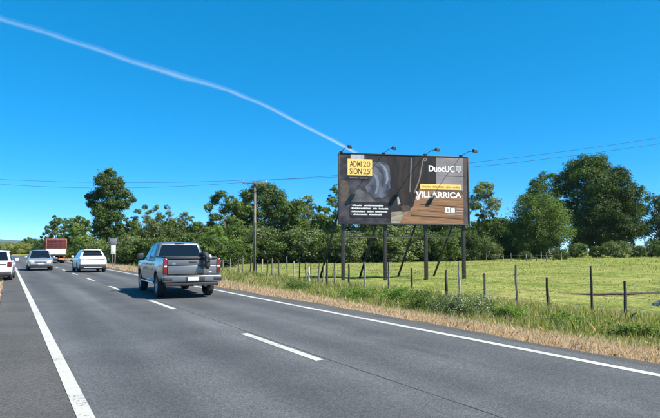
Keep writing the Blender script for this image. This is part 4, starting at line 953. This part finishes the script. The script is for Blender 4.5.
# ---- cargo truck
M['ox_red'] = mat('oxide_red_boards', (.055, .006, .008), .75, c2=(.10, .012, .012), scale=3, bump=.4, bscale=8); M['cream'] = mat('cream_panel', (.62, .58, .50), .6, c2=(.74, .71, .66), scale=2)
M['orange'] = mat('faded_orange_steel', (.34, .13, .075), .6, c2=(.26, .10, .06), scale=4)
tk = empty('cargo_truck', (5.0, 71.0, 0)); tk.scale = (.87, 1, .88); tag(tk, 'cargo truck with dark red slatted sides and white tailboard seen from behind', 'truck')
tb = box('load_bed', -1.22, 1.22, .05, 6.2, 1.05, 1.18, M['under'], tk)
for k in range(5):
    z = 2.02 + k * .24; box('rear_slat', -1.16, 1.16, .02, .06, z, z + .215, M['ox_red'], tk, .008)
    for s in (-1, 1): box('side_slat', min(s * 1.19, s * 1.23), max(s * 1.19, s * 1.23), .08, 6.15, z, z + .215, M['ox_red'], tk, .008)
for s in (-1, 1):
    box('corner_post', min(s * 1.17, s * 1.27), max(s * 1.17, s * 1.27), -.02, .07, 1.06, 3.30, M['orange'], tk, .01); box('side_board', min(s * 1.19, s * 1.24), max(s * 1.19, s * 1.24), .08, 6.15, 1.19, 1.99, M['cream'], tk, .01)
    for yy in (2.0, 4.0, 6.1): box('side_post', min(s * 1.235, s * 1.285), max(s * 1.235, s * 1.285), yy, yy + .09, 1.06, 3.28, M['orange'], tk)
box('top_rail', -1.27, 1.27, -.025, .065, 3.26, 3.34, M['orange'], tk, .01)
for k, x in enumerate((-.78, .0, .78)): box('tailboard', x - .385, x + .385, .0, .055, 1.20, 1.98, M['cream'], tk, .012)
for x in (-.55, .0, .5): box('rear_stay', x - .03, x + .03, -.012, .02, 1.99, 3.25, M['ox_red'], tk)
box('rear_bumper', -1.15, 1.15, .0, .12, .52, .68, M['black_p'], tk, .01)
for s in (-1, 1):
    box('tail_light', min(s * .80, s * 1.12), max(s * .80, s * 1.12), -.03, .05, .82, .96, M['red_lens'], tk, .01); box('reflector_board', min(s * .35, s * 1.1), max(s * .35, s * 1.1), -.02, .0, .55, .66, M['amber'], tk)
    for yy in (1.35, 2.5, 7.2): wheel(tk, s * .95, yy, .48, .5 if yy < 5 else .3, 5)
    box('chassis_rail', s * .42 - .05, s * .42 + .05, .1, 7.8, .72, 1.0, M['under'], tk); box('mud_flap', min(s * .72, s * 1.18), max(s * .72, s * 1.18), .62, .64, .30, .95, M['rubber'], tk)
box('cab', -1.2, 1.2, 6.5, 8.3, .7, 3.0, M['ox_red'], tk, .12, .08, .06); box('cab_rear_window', -.6, .6, 6.52, 6.57, 2.1, 2.6, M['tint'], tk)
tube('axle', [(-.9, 1.35, .48), (.9, 1.35, .48)], .08, M['under'], tk, 8)
box('number_plate', -.2, .2, -.03, -.002, .70, .80, M['plate'], tk)
# sacks piled up on the bed behind the slats
lm = mat('red_sacks', (.08, .015, .014), .9, c2=(.15, .035, .028), scale=5, bump=.6, bscale=10)
for q, (x, y, z) in enumerate([(-.7, .8, 3.12), (.1, .9, 3.16), (.78, .75, 3.08), (-.3, 2.2, 3.2), (.5, 2.4, 3.18)]):
    bm = bmesh.new(); bmesh.ops.create_icosphere(bm, subdivisions=2, radius=1)
    for v in bm.verts: v.co = Vector((math.copysign(abs(v.co.x) ** .7, v.co.x) * .42, math.copysign(abs(v.co.y) ** .7, v.co.y) * .6, v.co.z * .22 + .02 * math.sin(7 * v.co.x + q)))
    me = bpy.data.meshes.new('load_sack'); bm.to_mesh(me); bm.free(); me.materials.append(lm); link('load_sack', me, tk, (x, y, z))
box('load', -1.1, 1.1, .12, 6.1, 1.19, 3.0, lm, tk, .05)

# ------------------------------------------------------------------ small sign by the lone tree
sx, sy = spot(112.5, 51); sz = gz(sx, sy)
sg = empty('road_sign', (sx, sy, sz), -R(24)); tag(sg, 'small pale roadside board on a post under the tall lone tree', 'sign')
tube('post', [(0, .05, -.3), (0, .05, 2.75)], .045, M['post'], sg, 8); tube('post', [(.24, .05, -.3), (.24, .05, 2.2)], .04, pm[2], sg, 8)
box('board', -.15, .26, -.01, .02, 1.30, 2.12, mat('pale_board', (.60, .58, .52), .7, c2=(.72, .70, .64), scale=5), sg, .005)
box('board', -.28, .40, -.012, .02, 2.2, 2.78, mat('grey_board', (.07, .08, .09), .7, c2=(.24, .25, .27), scale=7), sg, .005)

# ------------------------------------------------------------------ vapour trail high in the sky
cm = bpy.data.materials.new('ice_vapour'); cm.use_nodes = True; t_ = cm.node_tree; t_.nodes.clear()
vo = t_.nodes.new('ShaderNodeOutputMaterial'); pv = t_.nodes.new('ShaderNodeVolumePrincipled'); pv.inputs['Color'].default_value = (1, 1, 1, 1); pv.inputs['Density'].default_value = .0026; pv.inputs['Anisotropy'].default_value = 0
t_.links.new(pv.outputs[0], vo.inputs['Volume'])
tr = [(-60, -6, 3.4), (0, 19, 3.3), (30, 28, 3.2), (60, 37.5, 3.0), (95, 49, 3.0), (130, 61, 2.9), (158, 70, 3.3), (180, 76.5, 3.4), (200, 82, 3.0), (230, 91, 2.4), (260, 103.5, 2.1), (285, 116, 2.0), (310, 129, 1.9), (335, 142, 1.8), (360, 155, 1.7), (400, 176, 1.4), (430, 193, .8)]
pts = []; rad = []
for i in range(len(tr) - 1):
    for k in range(6):
        q = k / 6; a, b = tr[i], tr[i + 1]; x, y, rr = (a[j] + (b[j] - a[j]) * q for j in range(3)); y += .25 * math.sin(x * .11); d, f_ = ray(x, y); s = 3000 / d.z
        pts.append(d * s + Vector((0, 0, EYE))); rad.append(.85 * rr / F * s * f_ * rnd.uniform(.95, 1.05))
cm2 = cm.copy(); cm2.node_tree.nodes['Principled Volume'].inputs['Density'].default_value = .0007
o = empty('vapour_trail', pts[0]); tag(o, 'thin white vapour trail bending across the blue sky', 'vapour trail')
tube('core', [p - pts[0] for p in pts], [r * .62 for r in rad], cm, o, 14); tube('veil', [p - pts[0] + Vector((0, 0, .25 * r)) for p, r in zip(pts, rad)], [r * 1.35 for r in rad], cm2, o, 14)

# ------------------------------------------------------------------ air
hm = bpy.data.materials.new('thin_haze'); hm.use_nodes = True; t_ = hm.node_tree; t_.nodes.clear()
vo = t_.nodes.new('ShaderNodeOutputMaterial'); pv = t_.nodes.new('ShaderNodeVolumePrincipled'); pv.inputs['Color'].default_value = (.6, .8, 1, 1); pv.inputs['Density'].default_value = .00007; pv.inputs['Anisotropy'].default_value = .1
t_.links.new(pv.outputs[0], vo.inputs['Volume'])
tag(box('haze', -5200, 6200, -600, 7200, -3.0, 110, hm), 'thin pale air over the whole landscape', 'haze', kind='stuff')
